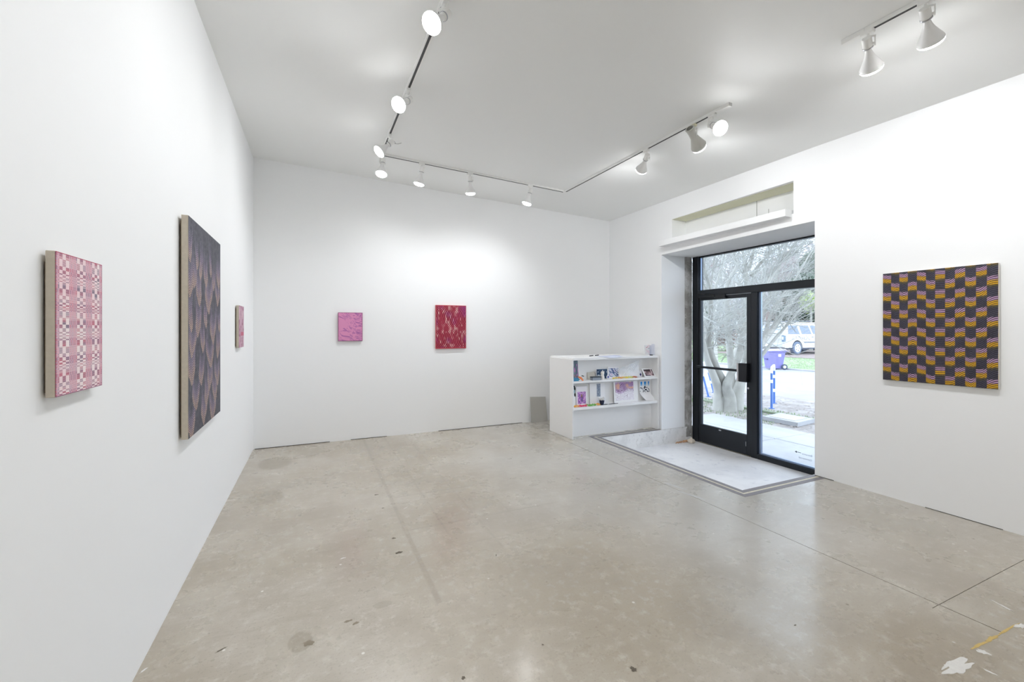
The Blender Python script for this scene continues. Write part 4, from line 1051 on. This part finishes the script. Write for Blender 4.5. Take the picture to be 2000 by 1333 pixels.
# blue bicycle racks with white bands
BLUEP = mat('bright_blue_paint', rgb(74, 110, 176), .4); WBAND = mat('white_reflective_band', rgb(232, 234, 240), .4)
def rack(a, b, h, label, lean=(0, 0), top=True):
    a, b = Vector(a), Vector(b); z = -.25; d = (b - a).normalized(); r = .023
    ln = Vector((lean[0], lean[1], 0))
    pts = [a, a + Vector((0, 0, h * .8)) + ln * .8]; 
    for k in range(1, 6):
        t = k / 6 * math.pi / 2; pts.append(a + ln + d * (.10 * (1 - math.cos(t))) + Vector((0, 0, h * .8 + h * .2 * math.sin(t))))
    for k in range(5, 0, -1):
        t = k / 6 * math.pi / 2; pts.append(b + ln - d * (.10 * (1 - math.cos(t))) + Vector((0, 0, h * .8 + h * .2 * math.sin(t))))
    pts += [b + Vector((0, 0, h * .8)) + ln * .8, b]
    root = empty('bike_rack', tuple(a), label, 'bike rack', 'blue hoop bike racks on the verge')
    MB().tube(pts, r, 12).build('hoop', BLUEP, root, True)
    MB().tube(pts[2:-2], r * 1.06, 12).build('white_top', WBAND, root, True)
    for base, f in ((a, .62), (b, .30), (b, .66)):
        c = base + Vector((0, 0, h * f)) + ln * f; MB().tube([c, c + Vector((0, 0, .07)) + ln * .08], r * 1.08, 12).build('band', WBAND, root, True)
    for base in (a, b): MB().lathe([(.055, 0), (.055, .012)], 12, Matrix.Translation(base)).build('foot_plate', BLUEP, root)
rack((8.784, 6.046, -.245), (9.442, 6.439, -.245), .87, 'blue hoop bike rack seen through the sidelight, in front of the purple bin')
rack((8.70, 6.78, -.245), (9.45, 7.26, -.245), .87, 'blue hoop bike rack right of the tree trunk, behind the door latch')
rack((8.90, 7.75, -.245), (9.60, 8.19, -.245), .80, 'leaning blue hoop bike rack left of the tree trunk', lean=(-.08, .19))

# wheeled bin
def wheelie():
    o = Vector((19.55, 13.35, -.43)); root = empty('wheelie_bin', tuple(o), 'purple wheeled rubbish bin standing at the far street edge', 'bin')
    PUR = mat('faded_purple_plastic', rgb(122, 116, 172), .5); PUL = mat('lilac_bin_lid', rgb(158, 150, 184), .5)
    R = Matrix.Translation(o) @ Matrix.Rotation(math.radians(-28), 4, 'Z')
    q = MB(); b = [(-.26, -.24), (.26, -.24), (.26, .24), (-.26, .24)]; t = [(-.36, -.31), (.36, -.31), (.36, .31), (-.36, .31)]
    q.raw([R @ Vector((x, y, .05)) for x, y in b] + [R @ Vector((x, y, .82)) for x, y in t], [(3, 2, 1, 0), (4, 5, 6, 7), (0, 1, 5, 4), (1, 2, 6, 5), (2, 3, 7, 6), (3, 0, 4, 7)])
    q.build('bin_body', PUR, root)
    MB().bbox((-.40, -.34, .80), (.40, .34, .86), .015, R).build('rim', PUR, root)
    q = MB(); lo = [(-.42, -.36, .86), (.42, -.36, .86), (.42, .36, .86), (-.42, .36, .86)]; up = [(-.36, -.30, .93), (.38, -.30, .95), (.38, .30, .95), (-.36, .30, .93)]
    q.raw([R @ Vector(v) for v in lo + up], [(3, 2, 1, 0), (4, 5, 6, 7), (0, 1, 5, 4), (1, 2, 6, 5), (2, 3, 7, 6), (3, 0, 4, 7)]); q.build('lid', PUL, root)
    MB().tube([R @ Vector((.44, -.28, .84)), R @ Vector((.50, -.28, .84)), R @ Vector((.50, .28, .84)), R @ Vector((.44, .28, .84))], .02, 8).build('handle', PUR, root)
    for y in (-.33, .33):
        w = MB().lathe([(.03, -.03), (.115, -.03), (.13, -.02), (.13, .02), (.115, .03), (.03, .03)], 20, R @ Matrix.Translation((.30, y, .13)) @ Matrix.Rotation(math.pi / 2, 4, 'X')).build('wheel', mat('black_rubber', rgb(60, 66, 84), .8), root, True)
        MB().lathe([(.075, -.033), (.07, .033)], 16, R @ Matrix.Translation((.30, y, .13)) @ Matrix.Rotation(math.pi / 2, 4, 'X')).build('hub', mat('pale_hub', rgb(196, 204, 220), .5), w)
    MB().box((.05, -.300, .60), (.17, -.294, .74), R).build('sticker', PAPER, root)
    MB().box((-.365, -.12, .45), (-.335, .12, .50), R).build('grip_bar', mat('navy_grip', rgb(70, 66, 120), .6), root)
wheelie()

# parked white estate car / SUV
def suv():
    org = Vector((25.05, 17.45, -.075)); R = Matrix.Translation(org) @ Matrix.Rotation(math.radians(-2), 4, 'Z')
    root = empty('car', tuple(org), 'white sport utility vehicle parked on the driveway across the street, rear towards the viewer', 'car')
    PAINTW = mat('cream_white_car_paint', rgb(190, 185, 182), .3, coat=.6); GL = mat('dark_tinted_car_glass', rgb(86, 100, 122), .12, spec=.7); BL = mat('grey_car_trim', rgb(104, 110, 126), .5)
    hw = 1.0
    def arch(cx, r, n=9): return [(cx + r * math.cos(a), .39 + r * math.sin(a)) for a in [math.pi - math.pi * i / (n - 1) for i in range(n)]]
    prof = [(0.03, .50), (.04, .42)] + [(x, max(z, .40)) for x, z in arch(1.15, .47)] + [(x, max(z, .40)) for x, z in arch(4.45, .47)] + [(5.35, .42), (5.42, .80), (5.30, 1.02), (4.2, 1.14), (3.9, 1.17), (.03, 1.17), (0, 1.0)]
    q = MB(); n = len(prof); ys_ = [(-hw, 0), (-hw + .02, 0), (hw - .02, 0), (hw, 0)]
    lay = [(-hw + .03, .0), (-hw, .02), (hw, .02), (hw - .03, .0)]
    bm = bmesh.new(); vs = [bm.verts.new((x, -hw, z)) for x, z in prof]; f = bm.faces.new(vs)
    e = bmesh.ops.extrude_face_region(bm, geom=[f]); bmesh.ops.translate(bm, vec=(0, 2 * hw, 0), verts=[v for v in e['geom'] if isinstance(v, bmesh.types.BMVert)])
    bmesh.ops.recalc_face_normals(bm, faces=bm.faces[:])
    big = [ed for ed in bm.edges if len(ed.link_faces) == 2 and ed.calc_face_angle(0) > .9 and min(v.co.z for v in ed.verts) > .9]
    bmesh.ops.bevel(bm, geom=big, offset=.04, segments=2, affect='EDGES')
    bm.verts.ensure_lookup_table(); bm.verts.index_update()
    MB().raw([R @ v.co for v in bm.verts], [[v.index for v in fc.verts] for fc in bm.faces]).build('body', PAINTW, root); bm.free()
    lo = [(.02, -.97), (3.95, -.97), (3.95, .97), (.02, .97)]; up = [(.30, -.74), (3.05, -.74), (3.05, .74), (.30, .74)]
    q = MB().raw([R @ Vector((x, y, 1.16)) for x, y in lo] + [R @ Vector((x, y, 1.86)) for x, y in up], [(3, 2, 1, 0), (4, 5, 6, 7), (0, 1, 5, 4), (1, 2, 6, 5), (2, 3, 7, 6), (3, 0, 4, 7)])
    cabin = q.build('cabin', PAINTW, root)
    MB().bbox((.24, -.78, 1.85), (3.1, .78, 1.93), .03, R).build('roof', PAINTW, root)
    for y in (-.62, .62): MB().tube([R @ Vector((.5, y, 1.93)), R @ Vector((.6, y, 2.0)), R @ Vector((2.8, y, 2.0)), R @ Vector((2.9, y, 1.93))], .02, 6).build('roof_rail', BL, root)
    def side(x, z, s): 
        t = (z - 1.16) / .70; return Vector((x, s * (.97 - .23 * t + .008), z))
    for s in (-1, 1):
        for (xa, xb, ta, tb) in ((.42, 1.42, .62, 1.38), (1.62, 2.5, 1.62, 2.42), (2.66, 3.50, 2.58, 2.98)):
            pts = [side(xa, 1.22, s), side(xb, 1.22, s), side(tb, 1.74, s), side(ta, 1.74, s)]
            MB().raw([R @ p for p in pts] + [R @ (p + Vector((0, -s * .02, 0))) for p in pts], [(0, 1, 2, 3), (7, 6, 5, 4), (0, 4, 5, 1), (1, 5, 6, 2), (2, 6, 7, 3), (3, 7, 4, 0)]).build('side_window', GL, root)
    pts = [Vector((.02 + .28 * (z - 1.16) / .7 - .006, y, z)) for y, z in ((-.80, 1.22), (.80, 1.22), (.66, 1.76), (-.66, 1.76))]
    MB().raw([R @ p for p in pts] + [R @ (p + Vector((.02, 0, 0))) for p in pts], [(3, 2, 1, 0), (4, 5, 6, 7), (0, 1, 5, 4), (1, 2, 6, 5), (2, 3, 7, 6), (3, 0, 4, 7)]).build('rear_window', mat('pale_rear_glass', rgb(186, 196, 216), .15), root)
    MB().bbox((-.12, -.99, .44), (.10, .99, .66), .03, R).build('rear_bumper', mat('grey_white_bumper', rgb(186, 190, 202), .4), root)
    MB().box((-.128, -.26, .50), (-.120, .26, .64), R).build('licence_plate', PAPER, root)
    for y in (-.93, .93):
        tl_ = MB().bbox((-.02, y - .075, .78), (.14, y + .075, 1.14), .01, R).build('tail_light', mat('blue_grey_lamp_glass', rgb(92, 116, 136), .2), root)
        MB().box((-.024, y - .04, .90), (-.018, y + .04, 1.08), R).build('light_segment', PAPER, tl_)
    MB().lathe([(.10, 0), (.10, .012)], 18, R @ Matrix.Translation((.0, 0, .88)) @ Matrix.Rotation(-math.pi / 2, 4, 'Y') @ Matrix.Scale(.55, 4, (1, 0, 0))).build('emblem', STEEL, root)
    MB().tube([R @ Vector((-.06, -.70, .36)), R @ Vector((.3, -.70, .38))], .04, 10).build('exhaust_pipe', STEEL, root)
    for x in (2.45, 3.42): MB().box((x, -1.012, 1.02), (x + .16, -.998, 1.06), R).build('door_handle', BL, root)
    MB().box((1.75, -1.01, .70), (4.0, -.998, .76), R).build('side_moulding', BL, root)
    for x in (1.15, 4.45):
        for y in (-.90, .90):
            M = R @ Matrix.Translation((x, y, .39)) @ Matrix.Rotation(math.pi / 2, 4, 'X')
            w = MB().lathe([(.22, -.12), (.34, -.13), (.39, -.09), (.39, .09), (.34, .13), (.22, .12)], 28, M).build('wheel', mat('tyre_rubber', rgb(98, 110, 130), .85), root, True)
            MB().lathe([(.05, .128 * (1 if y < 0 else -1)), (.25, .124 * (1 if y < 0 else -1)), (.25, .10 * (1 if y < 0 else -1))], 24, M, caps=True).build('rim', mat('white_wheel_rim', rgb(226, 228, 234), .3), w)
    for x in (1.15, 4.45):
        for a in range(5):
            q_ = (x + .15 * math.cos(a * 1.257), -1.03, .39 + .15 * math.sin(a * 1.257)); MB().lathe([(.035, -.004), (.035, .004)], 10, R @ Matrix.Translation(q_) @ Matrix.Rotation(math.pi / 2, 4, 'X')).build('rim_hole', GL, root)
    MB().box((.5, -.85, .30), (4.9, .85, .50), R).build('underbody', BL, root)
suv()

# trees ----------------------------------------------------------
BARK = mat('pale_smooth_bark', rgb(164, 161, 152), .85, noise=.10, nscale=7, bump=.6, bscale=18)
BARKD = mat('grey_green_bark', rgb(150, 147, 138), .9, noise=.22, nscale=5, bump=.5, bscale=14)
TWIG = mat('pale_twigs', rgb(162, 161, 154), .9, noise=.12, nscale=2)
def grow(q, p, d, L_, r, depth, rr, spread=.55, up=.12, sides=5, kids=3):
    pts = [Vector(p)]; rad = [r]; dd = Vector(d).normalized(); n = 4 if depth > 1 else 3
    for k in range(n):
        dd = (dd + Vector((rr.gauss(0, .10), rr.gauss(0, .10), rr.gauss(0, .08) + up * .25))).normalized()
        pts.append(pts[-1] + dd * L_ / n); rad.append(r * (1 - .45 * (k + 1) / n))
    q.tube(pts, rad, sides if depth > 1 else 3, caps=False)
    if depth <= 0: return
    for k in range(kids + (1 if depth < 3 else 0)):
        i = rr.randint(1, n); o = pts[i]
        nd = (dd + Vector((rr.gauss(0, spread), rr.gauss(0, spread), rr.gauss(0, spread * .7) + up))).normalized()
        grow(q, o, nd, L_ * rr.uniform(.62, .85), rad[i] * .62, depth - 1, rr, spread, up, sides, kids)
def big_tree():
    root = empty('tree', (8.05, 6.55, -.24), 'pale multi-stemmed leafless tree close outside the door', 'tree')
    rr = random.Random(17)
    # stems given as (pixel x, pixel y, distance) traced points, turned into places in the verge
    stems = [([(1404, 800, 8.9), (1403, 775, 8.9), (1402, 758, 8.85), (1391, 728, 8.7), (1380, 700, 8.6), (1374, 672, 8.5), (1369, 640, 8.4), (1366, 600, 8.3)], [.17, .13, .12, .10, .085, .07, .055, .045]),
             ([(1414, 800, 8.9), (1412, 775, 8.9), (1414, 752, 8.9), (1403, 725, 8.8), (1392, 700, 8.7), (1384, 670, 8.6), (1386, 640, 8.5), (1388, 600, 8.4), (1387, 565, 8.3), (1376, 530, 8.2), (1374, 495, 8.1)], [.18, .14, .12, .105, .09, .08, .07, .065, .055, .045, .035]),
             ([(1425, 802, 8.8), (1425, 778, 8.8), (1419, 757, 8.75), (1426, 735, 8.7), (1438, 712, 8.7), (1447, 680, 8.7), (1452, 650, 8.75), (1462, 622, 8.8), (1475, 595, 8.9), (1500, 553, 9.0), (1513, 530, 9.0), (1528, 510, 9.1), (1548, 497, 9.1), (1563, 482, 9.2), (1580, 458, 9.3)], [.20, .16, .13, .115, .105, .10, .09, .085, .08, .065, .06, .055, .045, .035, .025]),
             ([(1437, 802, 9.0), (1440, 778, 9.0), (1445, 752, 9.0), (1455, 725, 9.0), (1470, 700, 9.1), (1490, 668, 9.3), (1508, 645, 9.5), (1530, 612, 9.7), (1556, 580, 9.9), (1580, 560, 10)], [.20, .17, .14, .12, .11, .10, .085, .075, .05, .035]),
             ([(1430, 760, 9.1), (1428, 720, 9.1), (1425, 680, 9.1), (1422, 640, 9.1), (1420, 600, 9.1), (1418, 560, 9.1), (1440, 520, 9.0), (1433, 500, 9.0), (1434, 478, 9.0)], [.14, .11, .10, .085, .08, .07, .055, .045, .035]),
             ([(1445, 740, 9.3), (1456, 700, 9.3), (1457, 660, 9.3), (1456, 620, 9.4), (1459, 580, 9.4), (1458, 550, 9.4), (1456, 525, 9.4), (1450, 487, 9.4)], [.12, .10, .09, .08, .075, .07, .055, .035]),
             ([(1458, 530, 9.4), (1466, 515, 9.4), (1473, 485, 9.4)], [.045, .04, .03]),
             ([(1468, 540, 9.4), (1482, 518, 9.4), (1498, 502, 9.4), (1506, 492, 9.4), (1518, 485, 9.4), (1532, 478, 9.4)], [.055, .045, .04, .036, .03, .022]),
             ([(1528, 508, 9.1), (1532, 490, 9.1), (1537, 466, 9.1)], [.04, .032, .025]),
             ([(1537, 500, 9.1), (1550, 480, 9.1), (1562, 462, 9.1)], [.035, .028, .02]),
             ([(1389, 565, 8.4), (1392, 530, 8.4), (1396, 498, 8.4)], [.022, .018, .014]),
             ([(1396, 565, 8.5), (1407, 530, 8.5), (1416, 496, 8.5)], [.035, .028, .02]),
             ([(1478, 690, 9.4), (1494, 655, 9.5), (1504, 620, 9.6), (1520, 590, 9.7), (1545, 560, 9.8)], [.08, .07, .06, .05, .035]),
             ([(1484, 700, 9.4), (1512, 664, 9.5), (1540, 632, 9.6), (1562, 605, 9.7), (1590, 590, 9.8)], [.06, .05, .04, .032, .02]),
             ([(1482, 640, 9.6), (1492, 615, 9.7), (1500, 585, 9.8), (1510, 562, 9.9)], [.07, .06, .05, .04])]
    ends = []
    for k, (pts, rad) in enumerate(stems):
        w = [onD(x, y, D) for x, y, D in pts]; rad = [r * (.74 if (k < 4 and n_ < 3) else .58 if r > .1 else .68) for n_, r in enumerate(rad)]
        if k < 4: w[0].z = -.30
        # smooth by midpoint subdivision
        W2, R2 = [], []
        for i in range(len(w) - 1):
            a = w[max(i - 1, 0)]; b = w[i]; c = w[i + 1]; d = w[min(i + 2, len(w) - 1)]
            for t in (0, .33, .66):
                t2, t3 = t * t, t * t * t
                W2.append(.5 * ((2 * b) + (-a + c) * t + (2 * a - 5 * b + 4 * c - d) * t2 + (-a + 3 * b - 3 * c + d) * t3)); R2.append(rad[i] * (1 - t) + rad[i + 1] * t)
        W2.append(w[-1]); R2.append(rad[-1])
        # continue each limb above the frame so the crown exists from other views
        if k not in (10,):
            dd = (w[-1] - w[-2]).normalized(); dd = (dd + Vector((0, 0, .3))).normalized(); p = w[-1]; r = rad[-1]
            for j in range(3): p = p + dd * .45; r *= .75; W2.append(p.copy()); R2.append(r)
        MB().tube(W2, R2, 12 if k < 6 else 8).build('stem', BARKD if k in (1, 2, 10, 8) else BARK, root, True)
        ends.append((W2, R2))
    q = MB()
    for W2, R2 in ends:
        for i in range(4, len(W2)):
            if W2[i].z < .9: continue
            for c in range(2):
                d = Vector((rr.gauss(0, 1), rr.gauss(0, 1), rr.gauss(.5, .6))).normalized()
                grow(q, W2[i], d, rr.uniform(.5, 1.0), min(R2[i] * .3, .010), 2, rr, .5, .18, 4, 3)
    tw = q.build('twigs', TWIG, root); tw['kind'] = 'stuff'
big_tree()

def far_tree(x, y, h, label, seed, m, twm, lean=0, spread=.5, r0=.075, nst=3, group='bare trees across the street'):
    root = empty('tree', (x, y, -.1), label, 'tree', group); rr = random.Random(seed)
    st = MB(); tw = MB()
    for s in range(nst):
        a = s * 2.1 + seed; d = Vector((math.cos(a) * .3 + lean * -.3, math.sin(a) * .3 + lean, 1)).normalized(); p = Vector((x + math.cos(a) * .12, y + math.sin(a) * .12, -.35)); r = r0
        pts, rad = [p], [r]
        for k in range(7):
            d = (d + Vector((rr.gauss(0, .10), rr.gauss(0, .10), .06))).normalized(); p = p + d * h / 7; r *= .80; pts.append(p); rad.append(r)
            if k > 0:
                for c in range(3):
                    nd = (d * .4 + Vector((rr.gauss(0, .8), rr.gauss(0, .8), rr.gauss(.25, .4)))).normalized(); grow(tw, p, nd, h * rr.uniform(.16, .30), r * .45, 3, rr, spread, .10, 4, 2)
        st.tube(pts, rad, 8)
    st.build('trunk', m, root, True); t = tw.build('twigs', twm, root); t['kind'] = 'stuff'
T2 = mat('ash_grey_twigs', rgb(160, 158, 154), .9); T3 = mat('rosy_grey_twigs', rgb(150, 132, 126), .9)
far_tree(11.3, 9.4, 6.0, 'bare grey tree by the near curb, left of the bike racks', 1, BARK, T2)
far_tree(21.8, 19.3, 8.5, 'bare tree across the street behind the door, left', 2, BARK, T2)
far_tree(22.3, 16.6, 8.0, 'bare tree across the street, just left of the white car', 3, BARKD, T3)
far_tree(24.6, 22.2, 9.0, 'rosy bare tree at the far left across the street', 5, BARK, T3)
far_tree(33.5, 21.4, 10, 'bare tree beyond the white car', 6, BARK, T2)
far_tree(30.0, 25.5, 10, 'bare tree in front of the brick house', 7, BARKD, T2)
far_tree(23.0, 21.0, 9.0, 'bare tree left of the white car, beyond the low hedge', 8, BARK, T2)
far_tree(28.5, 21.0, 9.5, 'rosy bare tree rising behind the rear of the car', 9, BARK, T3)
far_tree(35.5, 28.5, 11, 'tall rosy bare tree beside the brick house', 10, BARKD, T3)
far_tree(35.0, 24.8, 11, 'tall pale bare tree right of the brick house', 12, BARK, T2)

def shrub(name, c, R3, n, ls, m, label, seed, group=None, cat='shrub', trunk=False):
    rr = random.Random(seed); root = empty(name, (c[0], c[1], -.1), label, cat, group); q = MB()
    blobs = [(Vector((rr.uniform(-.55, .55) * R3[0], rr.uniform(-.55, .55) * R3[1], rr.uniform(-.6, .6) * R3[2])), rr.uniform(.35, .6)) for _ in range(12)]
    for k in range(n):
        b, s = blobs[k % 12]; v = Vector((rr.gauss(0, 1), rr.gauss(0, 1), rr.gauss(0, 1))).normalized() * rr.uniform(.75, 1.05)
        p = Vector(c) + b + Vector((v.x * R3[0] * s, v.y * R3[1] * s, v.z * R3[2] * s)); l = ls * rr.uniform(.6, 1.3); a = rr.random() * 6.28
        if p.z < -.05: continue
        u = Vector((math.cos(a), math.sin(a), rr.uniform(-.9, .3))).normalized() * l; w = u.cross(Vector((rr.random() - .5, rr.random() - .5, rr.random() - .5))).normalized() * l * .35
        q.raw([p - u, p - w, p + u, p + w], [(0, 1, 2, 3)])
    q.build('foliage', m, root)['kind'] = 'stuff'
    MB().tube([(c[0], c[1], -.35), (c[0], c[1], c[2])], [.12, .06], 6).build('stem', BARKD, root)
DG1 = mat('dark_evergreen_leaves', rgb(70, 88, 72), .8, noise=.25, nscale=2); DG2 = mat('grey_green_leaves', rgb(112, 124, 104), .8, noise=.2, nscale=2); RB = mat('reddish_brown_hedge', rgb(150, 128, 118), .85, noise=.2, nscale=2)
LG = mat('light_green_leaves', rgb(170, 186, 120), .8, noise=.15, nscale=2)
THK = mat('grey_pink_thicket', rgb(176, 168, 168), .9, noise=.2, nscale=1.2)
shrub('shrub', (34.5, 20.4, 2.8), (2.2, 2.2, 2.9), 9000, .16, DG1, 'dark evergreen tree beyond the car at the right edge', 1, 'evergreens across the street')
shrub('shrub', (36.5, 23.6, 2.0), (1.6, 1.6, 2.2), 5000, .15, DG1, 'dark evergreen shrub behind the rear of the car', 2, 'evergreens across the street')
shrub('shrub', (36.5, 33.0, 3.0), (2.0, 2.0, 3.2), 6000, .17, DG2, 'grey-green evergreen left of the brick house', 3, 'evergreens across the street')
shrub('shrub', (26.5, 22.6, .9), (1.0, 2.4, 1.1), 6000, .08, RB, 'low reddish-brown hedge across the street, left of the car', 4, 'low hedges across the street')
shrub('shrub', (33.2, 18.4, 1.2), (1.0, 2.6, 1.3), 5000, .09, DG2, 'low grey-green hedge just beyond the car', 5, 'low hedges across the street')
shrub('shrub', (31.8, 19.0, 3.3), (.7, .8, .9), 900, .12, LG, 'small patch of pale green leaves above the car', 6)
shrub('shrub', (49, 31, 5.5), (2.5, 6.5, 7.0), 26000, .24, THK, 'tall grey-pink thicket far behind the car', 7, 'thickets far behind the houses')
shrub('shrub', (50, 43, 5.5), (2.5, 6.5, 7.0), 26000, .24, THK, 'tall grey-pink thicket far behind the brick house', 8, 'thickets far behind the houses')
shrub('shrub', (44, 25.6, 4.5), (2.2, 3.0, 5.0), 14000, .2, DG2, 'tall grey-green trees far behind the car at the right', 9, 'thickets far behind the houses')

# brick house in the distance
def house():
    x, y0, y1 = 38.0, 23.5, 33.5; root = empty('house', (x, 28.5, -.1), 'pinkish brick house with white window frames seen between the trees', 'house')
    BR = mat('pink_brick_wall', rgb(176, 150, 146), .9, noise=.1, nscale=3); RFm = mat('grey_shingle_roof', rgb(130, 132, 140), .9); 
    MB().box((x, y0, -.4), (x + 8, y1, 3.2)).build('wall', BR, root)
    q = MB().raw([(x - .5, y0 - .5, 3.15), (x - .5, y1 + .5, 3.15), (x + 8.5, y1 + .5, 3.15), (x + 8.5, y0 - .5, 3.15), (x + 4, y0 - .5, 5.6), (x + 4, y1 + .5, 5.6)], [(3, 2, 1, 0), (0, 1, 5, 4), (2, 3, 4, 5), (0, 4, 3), (1, 2, 5)]); q.build('roof', RFm, root)
    for wy in (24.8, 27.3, 30.2, 32.0):
        f = MB().box((x - .08, wy - .6, .9), (x + .0, wy + .6, 2.5)).build('window', PAPER, root)
        MB().box((x - .1, wy - .5, 1.0), (x - .07, wy - .04, 2.4)).box((x - .1, wy + .04, 1.0), (x - .07, wy + .5, 2.4)).build('pane', mat('house_window_glass', rgb(96, 106, 122), .15), f)
    st = MB()
    for k in range(4): st.box((x - 1.6 + k * .4, 28.4, -.3), (x, 29.4, -.1 + k * .18))
    st.build('steps', mat('pale_steps', rgb(206, 204, 206), .8), root)
    rl = MB()
    for k in range(9): rl.tube([(x - 1.5, 28.0 + k * .2, -.1), (x - 1.5, 28.0 + k * .2, .9)], .02, 4)
    rl.tube([(x - 1.5, 27.9, .9), (x - 1.5, 29.7, .9)], .03, 4); rl.build('railing', PAPER, root)
house()
